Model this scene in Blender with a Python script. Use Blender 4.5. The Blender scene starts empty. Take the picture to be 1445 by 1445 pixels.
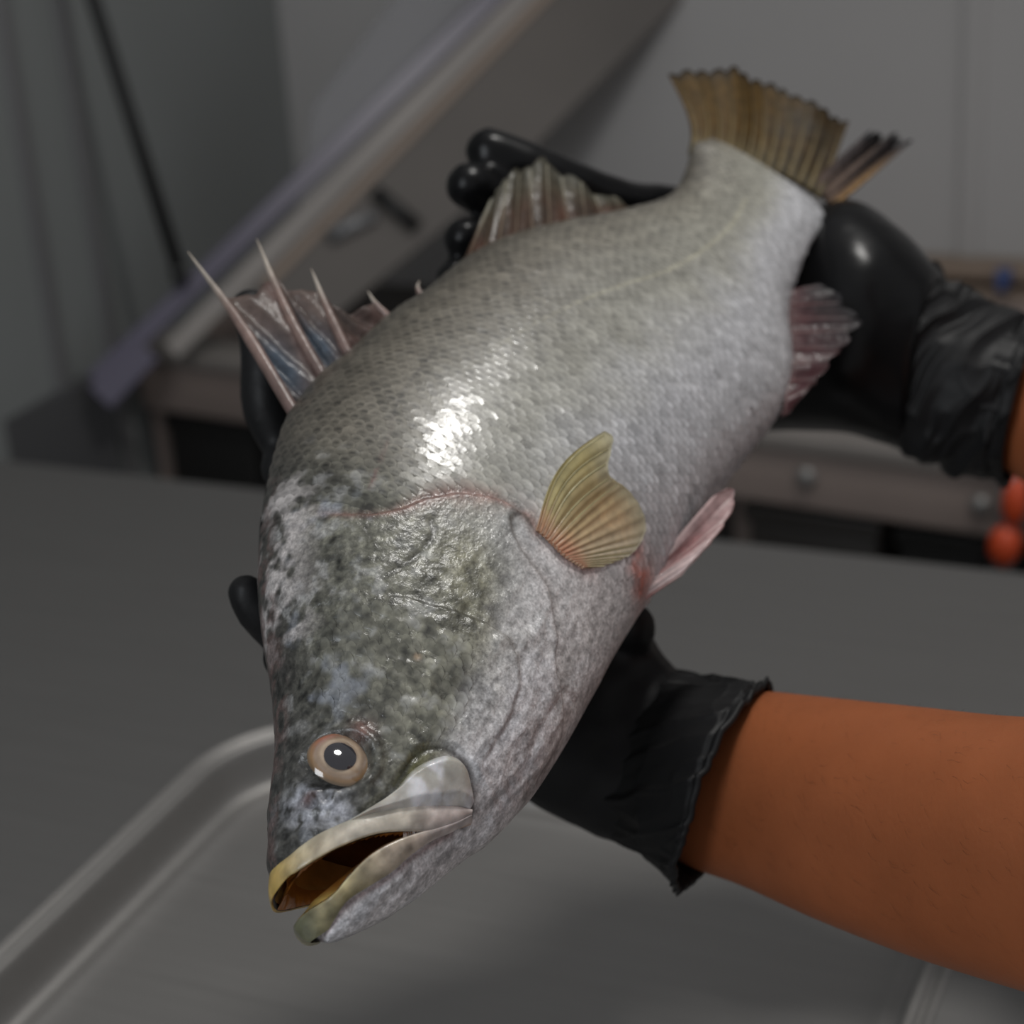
import bpy, bmesh, math, random
import numpy as np
from mathutils import Matrix, Vector
from mathutils.bvhtree import BVHTree

random.seed(7)
RNG = np.random.default_rng(7)
SC = bpy.context.scene
COL = SC.collection

# ------------------------------------------------------------------ camera
FPX, CPX = 2850.0, 722.5                     # focal length in pixels of the 1445 px frame
CAMZ = 1.50
_up = np.array([-.065, -.916, -.396]); _up /= np.linalg.norm(_up)      # world up in camera axes (right, down, forward)
_yy = np.array([1336., -1327., 2850.]); _yy -= _up * (_yy @ _up); _yy /= np.linalg.norm(_yy)
_xx = np.cross(_yy, _up)
W_FROM_C = np.array([_xx, _yy, _up])         # camera (right, down, forward) -> world
CAM = np.array([0., 0., CAMZ])


def ray(px, py):
    d = np.array([(px - CPX) / FPX, (py - CPX) / FPX, 1.0])
    return W_FROM_C @ d


def at_depth(px, py, d):
    return CAM + ray(px, py) * d


def on_z(px, py, z):
    r = ray(px, py)
    return CAM + r * ((z - CAMZ) / r[2])


def on_plane(px, py, p0, n):
    r = ray(px, py)
    return CAM + r * (((np.asarray(p0) - CAM) @ n) / (r @ n))


def project(P):
    c = (np.asarray(P) - CAM) @ W_FROM_C
    return c[..., 0] / c[..., 2] * FPX + CPX, c[..., 1] / c[..., 2] * FPX + CPX


FOCUS = 0.655
cd = bpy.data.cameras.new('camera')
cam = bpy.data.objects.new('camera', cd)
COL.objects.link(cam)
cd.sensor_width = 36.0
cd.lens = FPX / 1445.0 * 36.0
cd.clip_start = 0.02
r_, u_, f_ = W_FROM_C[:, 0], -W_FROM_C[:, 1], W_FROM_C[:, 2]
mw = Matrix(((r_[0], u_[0], -f_[0], CAM[0]), (r_[1], u_[1], -f_[1], CAM[1]), (r_[2], u_[2], -f_[2], CAM[2]), (0, 0, 0, 1)))
cam.matrix_world = mw
cd.dof.use_dof = True
cd.dof.focus_distance = FOCUS
cd.dof.aperture_fstop = 8.5
SC.camera = cam

# ------------------------------------------------------------------ world, lamps, exposure
wd = bpy.data.worlds.new('world'); SC.world = wd
wd.use_nodes = True
bg = wd.node_tree.nodes['Background']
bg.inputs[0].default_value = (0.97, 0.98, 1.0, 1)
bg.inputs[1].default_value = 0.36
SC.view_settings.view_transform = 'Standard'
SC.view_settings.look = 'None'
SC.view_settings.exposure = 0.0
SC.view_settings.gamma = 1.0
SC.view_settings.use_curve_mapping = False


def area(name, pos, target, size, power, color=(1, 1, 1), shape='DISK'):
    l = bpy.data.lights.new(name, 'AREA'); l.shape = shape; l.size = size; l.energy = power; l.color = color
    o = bpy.data.objects.new(name, l); COL.objects.link(o)
    o.location = pos
    o.rotation_euler = (Vector(target) - Vector(pos)).to_track_quat('-Z', 'Y').to_euler()
    return o


FISHC = at_depth(700, 700, 0.78)
_L = W_FROM_C @ (np.array([.22, -.93, -.16]) / np.linalg.norm([.22, -.93, -.16]))
KEY = area('ceiling_lamp', FISHC + _L * 1.35, FISHC, 0.20, 9.0, (1.0, 0.98, 0.94))
area('window_light', (-0.55, -0.60, 1.95), (-0.25, .7, 1.1), .55, 6.5, (0.90, 0.95, 1.0), 'SQUARE')

# ------------------------------------------------------------------ helpers


def vnoise(P, scale, seed=0):
    """value noise in numpy, -1..1"""
    P = np.asarray(P, float) * scale + seed * 17.31
    i = np.floor(P).astype(np.int64); f = P - i
    f = f * f * (3 - 2 * f)

    def h(a):
        n = (a[..., 0] * 374761393 + a[..., 1] * 668265263 + a[..., 2] * 2147483647 + seed * 1274126177) & 0xFFFFFFFF
        n = ((n ^ (n >> 13)) * 1274126177) & 0xFFFFFFFF
        n = n ^ (n >> 16)
        return (n & 0xFFFF) / 32767.5 - 1
    out = 0
    for dx in (0, 1):
        for dy in (0, 1):
            for dz in (0, 1):
                w = (f[..., 0] if dx else 1 - f[..., 0]) * (f[..., 1] if dy else 1 - f[..., 1]) * (f[..., 2] if dz else 1 - f[..., 2])
                out = out + w * h(i + np.array([dx, dy, dz]))
    return out


def fbm(P, scale, oct=4, seed=0, gain=.5):
    s, a, t = 0, 1, 0
    for k in range(oct):
        s = s + a * vnoise(P, scale * 2 ** k, seed + k); t += a; a *= gain
    return s / t


def sstep(a, b, x):
    t = np.clip((x - a) / (b - a), 0, 1)
    return t * t * (3 - 2 * t)


def mix(a, b, t):
    t = np.asarray(t)[..., None]
    return np.asarray(a) * (1 - t) + np.asarray(b) * t


def smooth_curve(pts, n):
    """Catmull-Rom through pts, resampled evenly to n points"""
    P = np.asarray(pts, float)
    if len(P) > 2:
        E = np.vstack([2 * P[0] - P[1], P, 2 * P[-1] - P[-2]])
        out = []
        for i in range(1, len(E) - 2):
            t = np.linspace(0, 1, 16, endpoint=False)[:, None]
            p0, p1, p2, p3 = E[i - 1], E[i], E[i + 1], E[i + 2]
            out.append(.5 * (2 * p1 + (p2 - p0) * t + (2 * p0 - 5 * p1 + 4 * p2 - p3) * t ** 2 + (3 * p1 - p0 - 3 * p2 + p3) * t ** 3))
        P = np.vstack(out + [P[-1:]])
    s = np.r_[0, np.cumsum(np.linalg.norm(np.diff(P, axis=0), axis=1))]
    q = np.linspace(0, s[-1], n)
    return np.stack([np.interp(q, s, P[:, k]) for k in range(P.shape[1])], 1)


def poly_dist(P, poly):
    """distance of 2-D points P to an open polyline, the parameter (0..1) along it and the signed side"""
    poly = np.asarray(poly, float)
    best = np.full(len(P), 1e9); tt = np.zeros(len(P)); side = np.zeros(len(P))
    L = np.r_[0, np.cumsum(np.linalg.norm(np.diff(poly, axis=0), axis=1))]
    for k in range(len(poly) - 1):
        a, b = poly[k], poly[k + 1]; d = b - a
        t = np.clip(((P - a) @ d) / (d @ d + 1e-18), 0, 1)
        q = a + t[:, None] * d
        e = np.linalg.norm(P - q, axis=1)
        m = e < best
        best[m] = e[m]; tt[m] = ((L[k] + t * np.linalg.norm(d)) / L[-1])[m]
        side[m] = np.sign(d[0] * (P[:, 1] - a[1]) - d[1] * (P[:, 0] - a[0]))[m]
    return best, tt, side


def inside(P, poly):
    poly = np.asarray(poly); x, y = P[:, 0], P[:, 1]
    c = np.zeros(len(P), bool); j = len(poly) - 1
    for i in range(len(poly)):
        xi, yi = poly[i]; xj, yj = poly[j]
        m = ((yi > y) != (yj > y)) & (x < (xj - xi) * (y - yi) / (yj - yi + 1e-18) + xi)
        c ^= m; j = i
    return c


def mesh(name, V, F, m=None, parent=None, smooth=True, col=None, mats=None, midx=None):
    me = bpy.data.meshes.new(name)
    V = np.asarray(V, np.float32); 
    if isinstance(F, np.ndarray):
        me.vertices.add(len(V)); me.vertices.foreach_set('co', V.ravel())
        k = F.shape[1]
        me.loops.add(F.size); me.loops.foreach_set('vertex_index', F.astype(np.int32).ravel())
        me.polygons.add(len(F)); me.polygons.foreach_set('loop_start', np.arange(len(F), dtype=np.int32) * k)
        me.polygons.foreach_set('loop_total', np.full(len(F), k, np.int32))
        me.update(calc_edges=True)
    else:
        me.from_pydata([tuple(v) for v in V], [], [tuple(f) for f in F])
    me.validate()
    if smooth:
        me.polygons.foreach_set('use_smooth', np.ones(len(me.polygons), bool))
    if col is not None:
        a = me.color_attributes.new('Col', 'FLOAT_COLOR', 'POINT')
        c = np.ones((len(V), 4), np.float32); c[:, :3] = np.clip(col, 0, 1)
        a.data.foreach_set('color', c.ravel())
    for x in (mats or ([m] if m else [])):
        me.materials.append(x)
    if midx is not None:
        me.polygons.foreach_set('material_index', np.asarray(midx, np.int32))
    o = bpy.data.objects.new(name, me); COL.objects.link(o)
    if parent is not None:
        o.parent = parent
    return o


def grid_faces(nr, nc, wrap=False):
    """quads of an nr x nc vertex grid"""
    i = np.arange(nr - 1)[:, None]; j = np.arange(nc if wrap else nc - 1)[None, :]
    j2 = (j + 1) % nc
    return np.stack([i * nc + j + 0 * j, i * nc + j2, (i + 1) * nc + j2, (i + 1) * nc + j], -1).reshape(-1, 4)


def empty(name, loc=(0, 0, 0)):
    o = bpy.data.objects.new(name, None); o.empty_display_size = .05
    COL.objects.link(o); o.location = loc
    return o


def tag(o, label=None, cat=None, kind=None, group=None):
    if label: o['label'] = label
    if cat: o['category'] = cat
    if kind: o['kind'] = kind
    if group: o['group'] = group
    return o


def tube_mesh(path, radii, n=8, caps=True, flat=None):
    """tapered tube along a 3-D path; flat: (dir, factor) flattens along dir"""
    P = np.asarray(path, float); R = np.broadcast_to(np.asarray(radii, float), (len(P),))
    T = np.gradient(P, axis=0); T /= np.linalg.norm(T, axis=1)[:, None] + 1e-12
    ref = np.array([0, 0, 1.]) if abs(T[0][2]) < .8 else np.array([1., 0, 0])
    V = []
    u = np.cross(T[0], ref); u /= np.linalg.norm(u)
    for k in range(len(P)):
        u = u - T[k] * (u @ T[k]); u /= np.linalg.norm(u) + 1e-12
        w = np.cross(T[k], u)
        a = np.linspace(0, 2 * np.pi, n, endpoint=False)
        ring = np.cos(a)[:, None] * u + np.sin(a)[:, None] * w
        if flat is not None:
            fd = np.asarray(flat[0], float); fd = fd / np.linalg.norm(fd)
            ring = ring - (ring @ fd)[:, None] * fd * (1 - flat[1])
        V.append(P[k] + ring * R[k])
    V = np.vstack(V)
    F = [tuple(f) for f in grid_faces(len(P), n, True)]
    if caps:
        F.append(tuple(range(n))[::-1]); F.append(tuple(range((len(P) - 1) * n, len(P) * n)))
    return V, F


def box(name, lo, hi, m, parent=None, bevel=0.0, M=None, smooth=False):
    bm = bmesh.new()
    bmesh.ops.create_cube(bm, size=1)
    lo, hi = np.asarray(lo, float), np.asarray(hi, float)
    for v in bm.verts:
        v.co = Vector((lo + hi) / 2 + (hi - lo) * np.array(v.co))
    if bevel > 0:
        bmesh.ops.bevel(bm, geom=bm.edges[:], offset=bevel, segments=3, profile=.5, affect='EDGES')
    me = bpy.data.meshes.new(name); bm.to_mesh(me); bm.free()
    if bevel > 0:
        me.polygons.foreach_set('use_smooth', np.ones(len(me.polygons), bool))
        me.set_sharp_from_angle(angle=math.radians(40))
    me.materials.append(m)
    o = bpy.data.objects.new(name, me); COL.objects.link(o)
    if M is not None: o.matrix_world = M
    if parent is not None: o.parent = parent
    return o


# ------------------------------------------------------------------ materials


def mat(name, base=(.5, .5, .5), rough=.5, metal=0.0, spec=.5, attr=False, coat=0.0, coat_rough=.1, noise=None, bump=None,
        noise2=None, translucent=0.0, alpha=1.0, sss=0.0, sss_r=(.01, .004, .002), rough_noise=None, stretch=None):
    m = bpy.data.materials.new(name); m.use_nodes = True
    nt = m.node_tree; N = nt.nodes; Lk = nt.links
    p = N['Principled BSDF']; out = N['Material Output']
    p.inputs['Roughness'].default_value = rough
    p.inputs['Metallic'].default_value = metal
    p.inputs['Specular IOR Level'].default_value = spec
    p.inputs['Coat Weight'].default_value = coat
    p.inputs['Coat Roughness'].default_value = coat_rough
    p.inputs['Alpha'].default_value = alpha
    if sss:
        p.inputs['Subsurface Weight'].default_value = sss
        p.inputs['Subsurface Radius'].default_value = sss_r
        p.inputs['Subsurface Scale'].default_value = 1.0
    tc = N.new('ShaderNodeTexCoord')
    src = tc.outputs['Object']
    if stretch:
        mp = N.new('ShaderNodeMapping'); mp.inputs['Scale'].default_value = stretch
        Lk.new(src, mp.inputs[0]); src = mp.outputs[0]
    if attr:
        a = N.new('ShaderNodeVertexColor'); a.layer_name = 'Col'; csrc = a.outputs['Color']
    else:
        a = N.new('ShaderNodeRGB'); a.outputs[0].default_value = (*base, 1); csrc = a.outputs[0]
    for nzp in [q for q in (noise, noise2) if q]:   # (scale, low factor, high factor)
        noise = nzp
        nz = N.new('ShaderNodeTexNoise'); nz.inputs['Scale'].default_value = noise[0]; nz.inputs['Detail'].default_value = 6
        Lk.new(src, nz.inputs['Vector'])
        mr = N.new('ShaderNodeMapRange'); mr.inputs[1].default_value = .3; mr.inputs[2].default_value = .7
        mr.inputs[3].default_value = noise[1]; mr.inputs[4].default_value = noise[2]
        Lk.new(nz.outputs['Fac'], mr.inputs[0])
        mx = N.new('ShaderNodeVectorMath'); mx.operation = 'SCALE'
        Lk.new(csrc, mx.inputs[0]); Lk.new(mr.outputs[0], mx.inputs['Scale']); csrc = mx.outputs[0]
    Lk.new(csrc, p.inputs['Base Color'])
    if rough_noise:
        nz = N.new('ShaderNodeTexNoise'); nz.inputs['Scale'].default_value = rough_noise[0]; nz.inputs['Detail'].default_value = 5
        Lk.new(src, nz.inputs['Vector'])
        mr = N.new('ShaderNodeMapRange'); mr.inputs[1].default_value = .3; mr.inputs[2].default_value = .7
        mr.inputs[3].default_value = rough_noise[1]; mr.inputs[4].default_value = rough_noise[2]
        Lk.new(nz.outputs['Fac'], mr.inputs[0]); Lk.new(mr.outputs[0], p.inputs['Roughness'])
    if bump:                                    # list of (scale, strength, distance)
        prev = None
        for sc, st, di in bump:
            nz = N.new('ShaderNodeTexNoise'); nz.inputs['Scale'].default_value = sc; nz.inputs['Detail'].default_value = 4
            Lk.new(src, nz.inputs['Vector'])
            b = N.new('ShaderNodeBump'); b.inputs['Strength'].default_value = st; b.inputs['Distance'].default_value = di
            Lk.new(nz.outputs['Fac'], b.inputs['Height'])
            if prev: Lk.new(prev, b.inputs['Normal'])
            prev = b.outputs[0]
        Lk.new(prev, p.inputs['Normal'])
        if coat: Lk.new(prev, p.inputs['Coat Normal'])
    sh = p.outputs[0]
    if translucent:
        tl = N.new('ShaderNodeBsdfTranslucent'); Lk.new(csrc, tl.inputs[0])
        ms = N.new('ShaderNodeMixShader'); ms.inputs[0].default_value = translucent
        Lk.new(sh, ms.inputs[1]); Lk.new(tl.outputs[0], ms.inputs[2]); sh = ms.outputs[0]
    Lk.new(sh, out.inputs['Surface'])
    return m


M_SKIN = mat('fish_skin', attr=True, rough=.38, spec=.5, coat=.35, coat_rough=.16, noise=(380, .62, 1.36), noise2=(1000, .72, 1.28), bump=[(260, .35, .0012), (800, .35, .0007)])
M_SCALE = mat('fish_scale', attr=True, rough=.36, spec=.55, coat=.26, coat_rough=.14, noise=(330, .88, 1.10), noise2=(1000, .90, 1.10), bump=[(500, .12, .0006)])
M_LIP = mat('fish_lip', attr=True, rough=.34, spec=.5, coat=.3, noise=(160, .75, 1.2), bump=[(300, .25, .001)], sss=.15, sss_r=(.006, .003, .002))
M_MOUTH = mat('mouth_lining', base=(.50, .19, .035), rough=.35, coat=.3, noise=(60, .6, 1.15), bump=[(150, .3, .002)])
M_FIN = mat('fin_membrane', attr=True, rough=.42, coat=.15, translucent=.35, noise=(250, .8, 1.2), bump=[(350, .3, .0008)])
M_FINCLEAR = mat('clear_fin_membrane', attr=True, rough=.36, spec=.35, coat=.15, translucent=.3, alpha=.80, noise=(250, .75, 1.25), bump=[(220, .5, .0015)])
M_PECT = mat('pectoral_membrane', attr=True, rough=.45, spec=.35, translucent=.5, alpha=.86, noise=(250, .88, 1.12), bump=[(350, .2, .0006)])
M_TAIL = mat('tail_fin_membrane', attr=True, rough=.6, spec=.22, translucent=.25, noise=(200, .7, 1.3), bump=[(350, .3, .0008)])
M_DRY = mat('dark_fin_ray', attr=True, rough=.6, spec=.2, noise=(200, .8, 1.2))
M_RAY = mat('fin_ray', attr=True, rough=.42, coat=.12, bump=[(300, .3, .001)], noise=(200, .8, 1.2))
M_EYE = mat('fish_eye', attr=True, rough=.12, coat=1.0, coat_rough=.02, noise=(300, .85, 1.1))
M_PUPIL = mat('fish_pupil', base=(.018, .017, .022), rough=.06, coat=1.0, coat_rough=.02)
M_GLOVE = mat('black_nitrile', base=(.0098, .0098, .0104), rough=.5, spec=.24, bump=[(90, .22, .002), (500, .15, .0006)], rough_noise=(30, .44, .58))
M_WET = mat('wet_black_nitrile', base=(.006, .006, .0065), rough=.28, spec=.18, bump=[(70, .08, .0015)])
M_ARM = mat('skin', base=(.285, .086, .031), rough=.55, spec=.25, noise=(26, .88, 1.1), bump=[(420, .18, .0008)], sss=.12, sss_r=(.008, .003, .0015))
M_HAIR = mat('arm_hair', base=(.03, .014, .008), rough=.5)
M_STEEL = mat('brushed_steel', base=(.29, .28, .27), rough=.55, metal=.72, stretch=(2, 90, 90), noise=(3, .96, 1.03), rough_noise=(4, .46, .54))
M_DECK = mat('brushed_deck', base=(.205, .20, .195), rough=.55, metal=.72, stretch=(2, 90, 90), noise=(3, .96, 1.03), rough_noise=(4, .5, .58))
M_STEELW = mat('warm_steel', base=(.28, .225, .20), rough=.5, metal=0.0, noise=(6, .9, 1.08))
M_CAP = mat('worn_cap_strip', base=(.21, .19, .175), rough=.45, noise=(8, .9, 1.08))
M_HOOD = mat('hood_panel', base=(.10, .088, .079), rough=.6, noise=(3, .75, 1.15))
M_ENDP = mat('dark_grey_panel', base=(.075, .075, .078), rough=.5)
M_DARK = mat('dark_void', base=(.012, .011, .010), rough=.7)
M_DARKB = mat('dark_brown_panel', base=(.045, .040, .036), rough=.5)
M_WALL = mat('painted_wall', base=(.39, .38, .375), rough=.55, noise=(2, .97, 1.03), bump=[(60, .1, .001)])
M_WALLG = mat('grey_green_panel', base=(.215, .226, .223), rough=.45, noise=(1.5, .95, 1.05))
M_TAN = mat('tan_strip', base=(.22, .165, .125), rough=.5)
M_PURPLE = mat('purple_film', base=(.068, .060, .098), rough=.35)
M_FRAME = mat('grey_frame', base=(.22, .22, .225), rough=.35, metal=.3)
M_RUBBER = mat('black_rubber', base=(.012, .012, .012), rough=.5)
M_FLOOR = mat('floor_tile', base=(.10, .098, .095), rough=.5, noise=(5, .9, 1.1))
M_ORANGE = mat('orange_plastic', base=(.62, .075, .02), rough=.4)
M_BLUE = mat('blue_plastic', base=(.04, .07, .19), rough=.4)


def clear_pane_mat(name, tint, fac):
    m = bpy.data.materials.new(name); m.use_nodes = True
    nt = m.node_tree; N = nt.nodes; p = N['Principled BSDF']
    p.inputs['Base Color'].default_value = (*tint, 1); p.inputs['Roughness'].default_value = .4; p.inputs['Specular IOR Level'].default_value = .3
    t = N.new('ShaderNodeBsdfTransparent'); ms = N.new('ShaderNodeMixShader'); ms.inputs[0].default_value = fac
    nt.links.new(t.outputs[0], ms.inputs[1]); nt.links.new(p.outputs[0], ms.inputs[2])
    nt.links.new(ms.outputs[0], N['Material Output'].inputs['Surface'])
    return m


M_PANE = clear_pane_mat('acrylic_pane', (.22, .22, .24), .35)

# ------------------------------------------------------------------ room
ZT = 0.88                                    # table top height
e0, e1 = on_z(0, 650, ZT), on_z(1445, 810, ZT)
YB = (e0[1] + e1[1]) / 2                     # back edge of the table
ZR = 0.80                                    # rail of the back counter
rA, rB = on_z(200, 503, ZR), on_z(1400, 668, ZR)
wall_y = on_z(1400, 425, ZR)[1] + .06
print('table edge', e0, e1, 'rail', rA, rB, 'wall', wall_y)

floor = box('floor', (-2.6, -1.5, -.05), (3.0, 3.6, 0), M_FLOOR); tag(floor, kind='structure')
wb = box('wall_back', (-2.6, wall_y, 0), (3.0, wall_y + .1, 2.9), M_WALL); tag(wb, kind='structure')
wl_x = on_plane(398, 60, (0, wall_y, 0), np.array([0, 1., 0]))[0]
wl = box('wall_left', (wl_x - .1, -1.5, 0), (wl_x, wall_y, 2.9), M_WALLG); tag(wl, kind='structure')
# recessed vertical joints between the wall panels on the left: thin cover strips
for px, py in ((16, 120), (105, 160)):
    p = on_plane(px, py, (wl_x, 0, 0), np.array([1., 0, 0]))
    s = box('joint_strip', (wl_x - .002, p[1] - .011, .05), (wl_x + .006, p[1] + .011, 2.8), M_FRAME, wl, .002)
p = on_plane(1372, 150, (0, wall_y, 0), np.array([0, 1., 0]))
box('joint_strip', (p[0] - .012, wall_y - .006, .05), (p[0] + .012, wall_y + .002, 2.8), M_WALL, wb, .002)

# ------------------------------------------------------------------ steel work table with a shallow recessed basin
table = empty('work_table', (-.7, .8, 0))
tag(table, 'stainless steel work table with a shallow round-cornered basin below the fish', 'table')
TI = Matrix.Translation((.7, -.8, 0))


def rrect(x0, x1, y0, y1, r, n=14):
    out = []
    for cx, cy, a0 in ((x1 - r, y1 - r, 0), (x0 + r, y1 - r, 90), (x0 + r, y0 + r, 180), (x1 - r, y0 + r, 270)):
        for a in np.linspace(a0, a0 + 90, n):
            out.append((cx + r * math.cos(math.radians(a)), cy + r * math.sin(math.radians(a))))
    return np.array(out)


bl = on_z(171, 1172, ZT); br_ = on_z(1327, 1415, ZT); bb = on_z(383, 998, ZT)
BX0, BX1, BY1 = bl[0], br_[0], bb[1]
BY0 = BY1 - .62
print('basin', BX0, BX1, BY0, BY1)
# cross-section from the outer bead inwards: (inset, height)
prof = [(0, 0), (.001, .0012), (.0025, .0018), (.004, .0010), (.0052, -.0008), (.0066, -.0016), (.008, -.0008), (.0095, .001), (.0115, .0016), (.0135, .0008),
        (.0148, -.001), (.0156, -.004), (.0166, -.010), (.0178, -.018), (.0196, -.0245), (.0226, -.0278), (.026, -.0285), (.029, -.0276), (.032, -.0271), (.035, -.0278), (.040, -.0288), (.05, -.029)]
rings = []
R0 = .085
for ins, h in prof:
    q = rrect(BX0 + ins, BX1 - ins, BY0 + ins, BY1 - ins, max(R0 - ins, .02))
    rings.append(np.c_[q + [.7, -.8], np.full(len(q), ZT + h)])
nr = len(rings[0])
V = np.vstack(rings)
F = [tuple(f) for f in grid_faces(len(rings), nr, True)]
F.append(tuple(range((len(rings) - 1) * nr, len(rings) * nr)))
basin = mesh('basin', V, F, M_STEEL, table)
# deck with a hole for the basin: fan between the basin's outer loop and the outer rectangle
TX0, TX1, TY0, TY1 = -2.05, .03, .12, YB
outer = []
cx, cy = (BX0 + BX1) / 2, (BY0 + BY1) / 2
for x, y, _ in rings[0] - [.7, -.8, 0]:
    dx, dy = x - cx, y - cy
    t = min(((TX1 if dx > 0 else TX0) - cx) / dx if abs(dx) > 1e-6 else 9e9, ((TY1 if dy > 0 else TY0) - cy) / dy if abs(dy) > 1e-6 else 9e9)
    outer.append((cx + dx * t + .7, cy + dy * t - .8, ZT))
outer = np.array(outer)
for qx in (TX0, TX1):
    for qy in (TY0, TY1):
        k = np.argmin(np.hypot(outer[:, 0] - (qx + .7), outer[:, 1] - (qy - .8))); outer[k, :2] = (qx + .7, qy - .8)
V = np.vstack([rings[0], outer, outer - [0, 0, .035]])
F = [tuple(f) for f in grid_faces(3, nr, True)]
deck = mesh('tabletop', V, F, M_DECK, table, smooth=False)
for x in (TX0 + .05, TX1 - .05):
    for y in (TY0 + .05, TY1 - .05):
        V, F = tube_mesh([(x + .7, y - .8, .0), (x + .7, y - .8, ZT - .03)], .02, 16)
        mesh('leg', V, F, M_STEEL, table)
box('undershelf', (TX0 + .73, TY0 - .77, .22), (TX1 + .67, TY1 - .83, .245), M_STEELW, table, .004)

# ------------------------------------------------------------------ back counter: bolted rail in front, dark sheet as the hood's shade and flat top behind
dr = rB - rA; dr[2] = 0; dr /= np.linalg.norm(dr)
dn = np.array([-dr[1], dr[0], 0.])           # pointing away from the camera
RM = Matrix(((dr[0], dn[0], 0, rA[0]), (dr[1], dn[1], 0, rA[1]), (0, 0, 1, 0), (0, 0, 0, 1)))
Linv = np.array(RM.inverted())


def rl(P):                                    # world -> rail frame
    P = np.asarray(P); return P @ Linv[:3, :3].T + Linv[:3, 3]


counter = empty('back_counter'); counter.matrix_world = RM
tag(counter, 'steel back counter with a bolted warm grey front rail beyond the work table', 'counter')
rlen = 1.55
rail_h = rl(on_plane(800, 668, rA, dn))[2]
print('rail height', ZR - rail_h)
box('rail', (-.01, 0, rail_h), (rlen, .03, ZR), M_STEELW, counter, .004)
box('rail_cap', (-.012, -.006, ZR - .006), (rlen, .055, ZR + .012), M_CAP, counter, .004)
xs = rl(on_plane(760, 500, rA, dn))[0]
box('flat_top', (xs, .055, ZR - .03), (rlen, .62, ZR), M_STEELW, counter, .003)
box('shade_sheet', (-.01, .03, ZR - .055), (xs, .62, ZR - .045), M_DARKB, counter)  # dark colour stands in for the shadow under the hood sheet
box('counter_side', (-.024, .03, ZR - .2), (-.012, .45, ZR), M_STEELW, counter)  # side plate at the left end of the dark shade sheet
for k, (px, py, rr) in enumerate(((1139, 672, .0105), (1385, 712, .0105), (560, 600, .0105))):
    q = rl(on_plane(px, py, rA - dn * .0, dn))
    bm = bmesh.new()
    bmesh.ops.create_uvsphere(bm, u_segments=18, v_segments=10, radius=rr)
    me = bpy.data.meshes.new('bolt')
    for v in bm.verts: v.co = Vector((v.co.x, v.co.y * .7, v.co.z))
    bm.to_mesh(me); bm.free(); me.polygons.foreach_set('use_smooth', np.ones(len(me.polygons), bool)); me.materials.append(M_STEEL)
    o = bpy.data.objects.new('bolt', me); COL.objects.link(o); o.parent = counter; o.location = (q[0], -.002, q[2])
l0, l1 = rl(on_z(0, 596, ZR)), rl(on_z(150, 527, ZR))
dl = (l1 - l0)[:2] / np.linalg.norm((l1 - l0)[:2]); l0 = l0[:2] - dl * .10
q4 = np.array([l0, l1[:2], l1[:2] + [-dl[1] * .02, dl[0] * .02], l0 + [-dl[1] * .02, dl[0] * .02]])
mesh('end_panel', np.vstack([np.c_[q4, np.full(4, .15)], np.c_[q4, np.full(4, ZR)]]), [(0, 1, 2, 3), (7, 6, 5, 4), (0, 4, 5, 1), (1, 5, 6, 2), (2, 6, 7, 3), (3, 7, 4, 0)], M_ENDP, counter, smooth=False)
# cabinet below, set back under the rail
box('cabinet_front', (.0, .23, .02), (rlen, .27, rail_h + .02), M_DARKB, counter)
for x in (.02, .62, rlen - .05):
    box('leg', (x, .195, 0), (x + .03, .226, rail_h + .01), M_STEELW, counter, .003)
# dark and grey boxes standing under the rail
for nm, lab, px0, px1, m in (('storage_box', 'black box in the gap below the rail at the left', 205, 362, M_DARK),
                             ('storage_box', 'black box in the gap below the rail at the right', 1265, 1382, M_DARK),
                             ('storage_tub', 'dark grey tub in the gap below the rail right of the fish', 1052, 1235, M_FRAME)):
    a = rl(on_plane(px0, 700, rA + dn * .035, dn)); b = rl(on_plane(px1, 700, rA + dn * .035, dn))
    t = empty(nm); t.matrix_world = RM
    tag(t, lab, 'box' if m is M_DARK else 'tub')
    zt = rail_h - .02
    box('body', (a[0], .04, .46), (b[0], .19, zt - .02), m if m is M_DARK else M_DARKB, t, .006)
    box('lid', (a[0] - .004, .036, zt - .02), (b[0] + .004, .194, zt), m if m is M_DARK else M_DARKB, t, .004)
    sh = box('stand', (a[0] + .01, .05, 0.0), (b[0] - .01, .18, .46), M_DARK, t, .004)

# wall shelf strip with a blue clip, right edge
sz = on_plane(1400, 380, (0, wall_y - .05, 0), np.array([0, 1., 0]))
shelf = empty('wall_rail', (sz[0], wall_y, sz[2])); tag(shelf, 'beige strip rail along the wall behind the upper glove', 'rail')
h1 = sz[2] - on_plane(1400, 398, (0, wall_y - .05, 0), np.array([0, 1., 0]))[2]
xa = on_plane(1180, 380, (0, wall_y - .05, 0), np.array([0, 1., 0]))[0] - sz[0]
box('strip', (xa, -.05, -h1), (.5, .0, 0), M_TAN, shelf, .003)
box('lower_strip', (xa, -.045, -2.6 * h1), (.5, .0, -1.7 * h1), M_TAN, shelf, .003)
bp = on_plane(1416, 396, (0, wall_y - .06, 0), np.array([0, 1., 0]))
bt = empty('clip', tuple(bp)); tag(bt, 'small blue clip on the beige wall rail at the right edge', 'clip')
box('jaw', (-.008, -.006, -.004), (.008, .012, .012), M_BLUE, bt, .002)
box('grip', (-.005, -.016, -.008), (.005, -.004, .008), M_BLUE, bt, .002)

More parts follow.
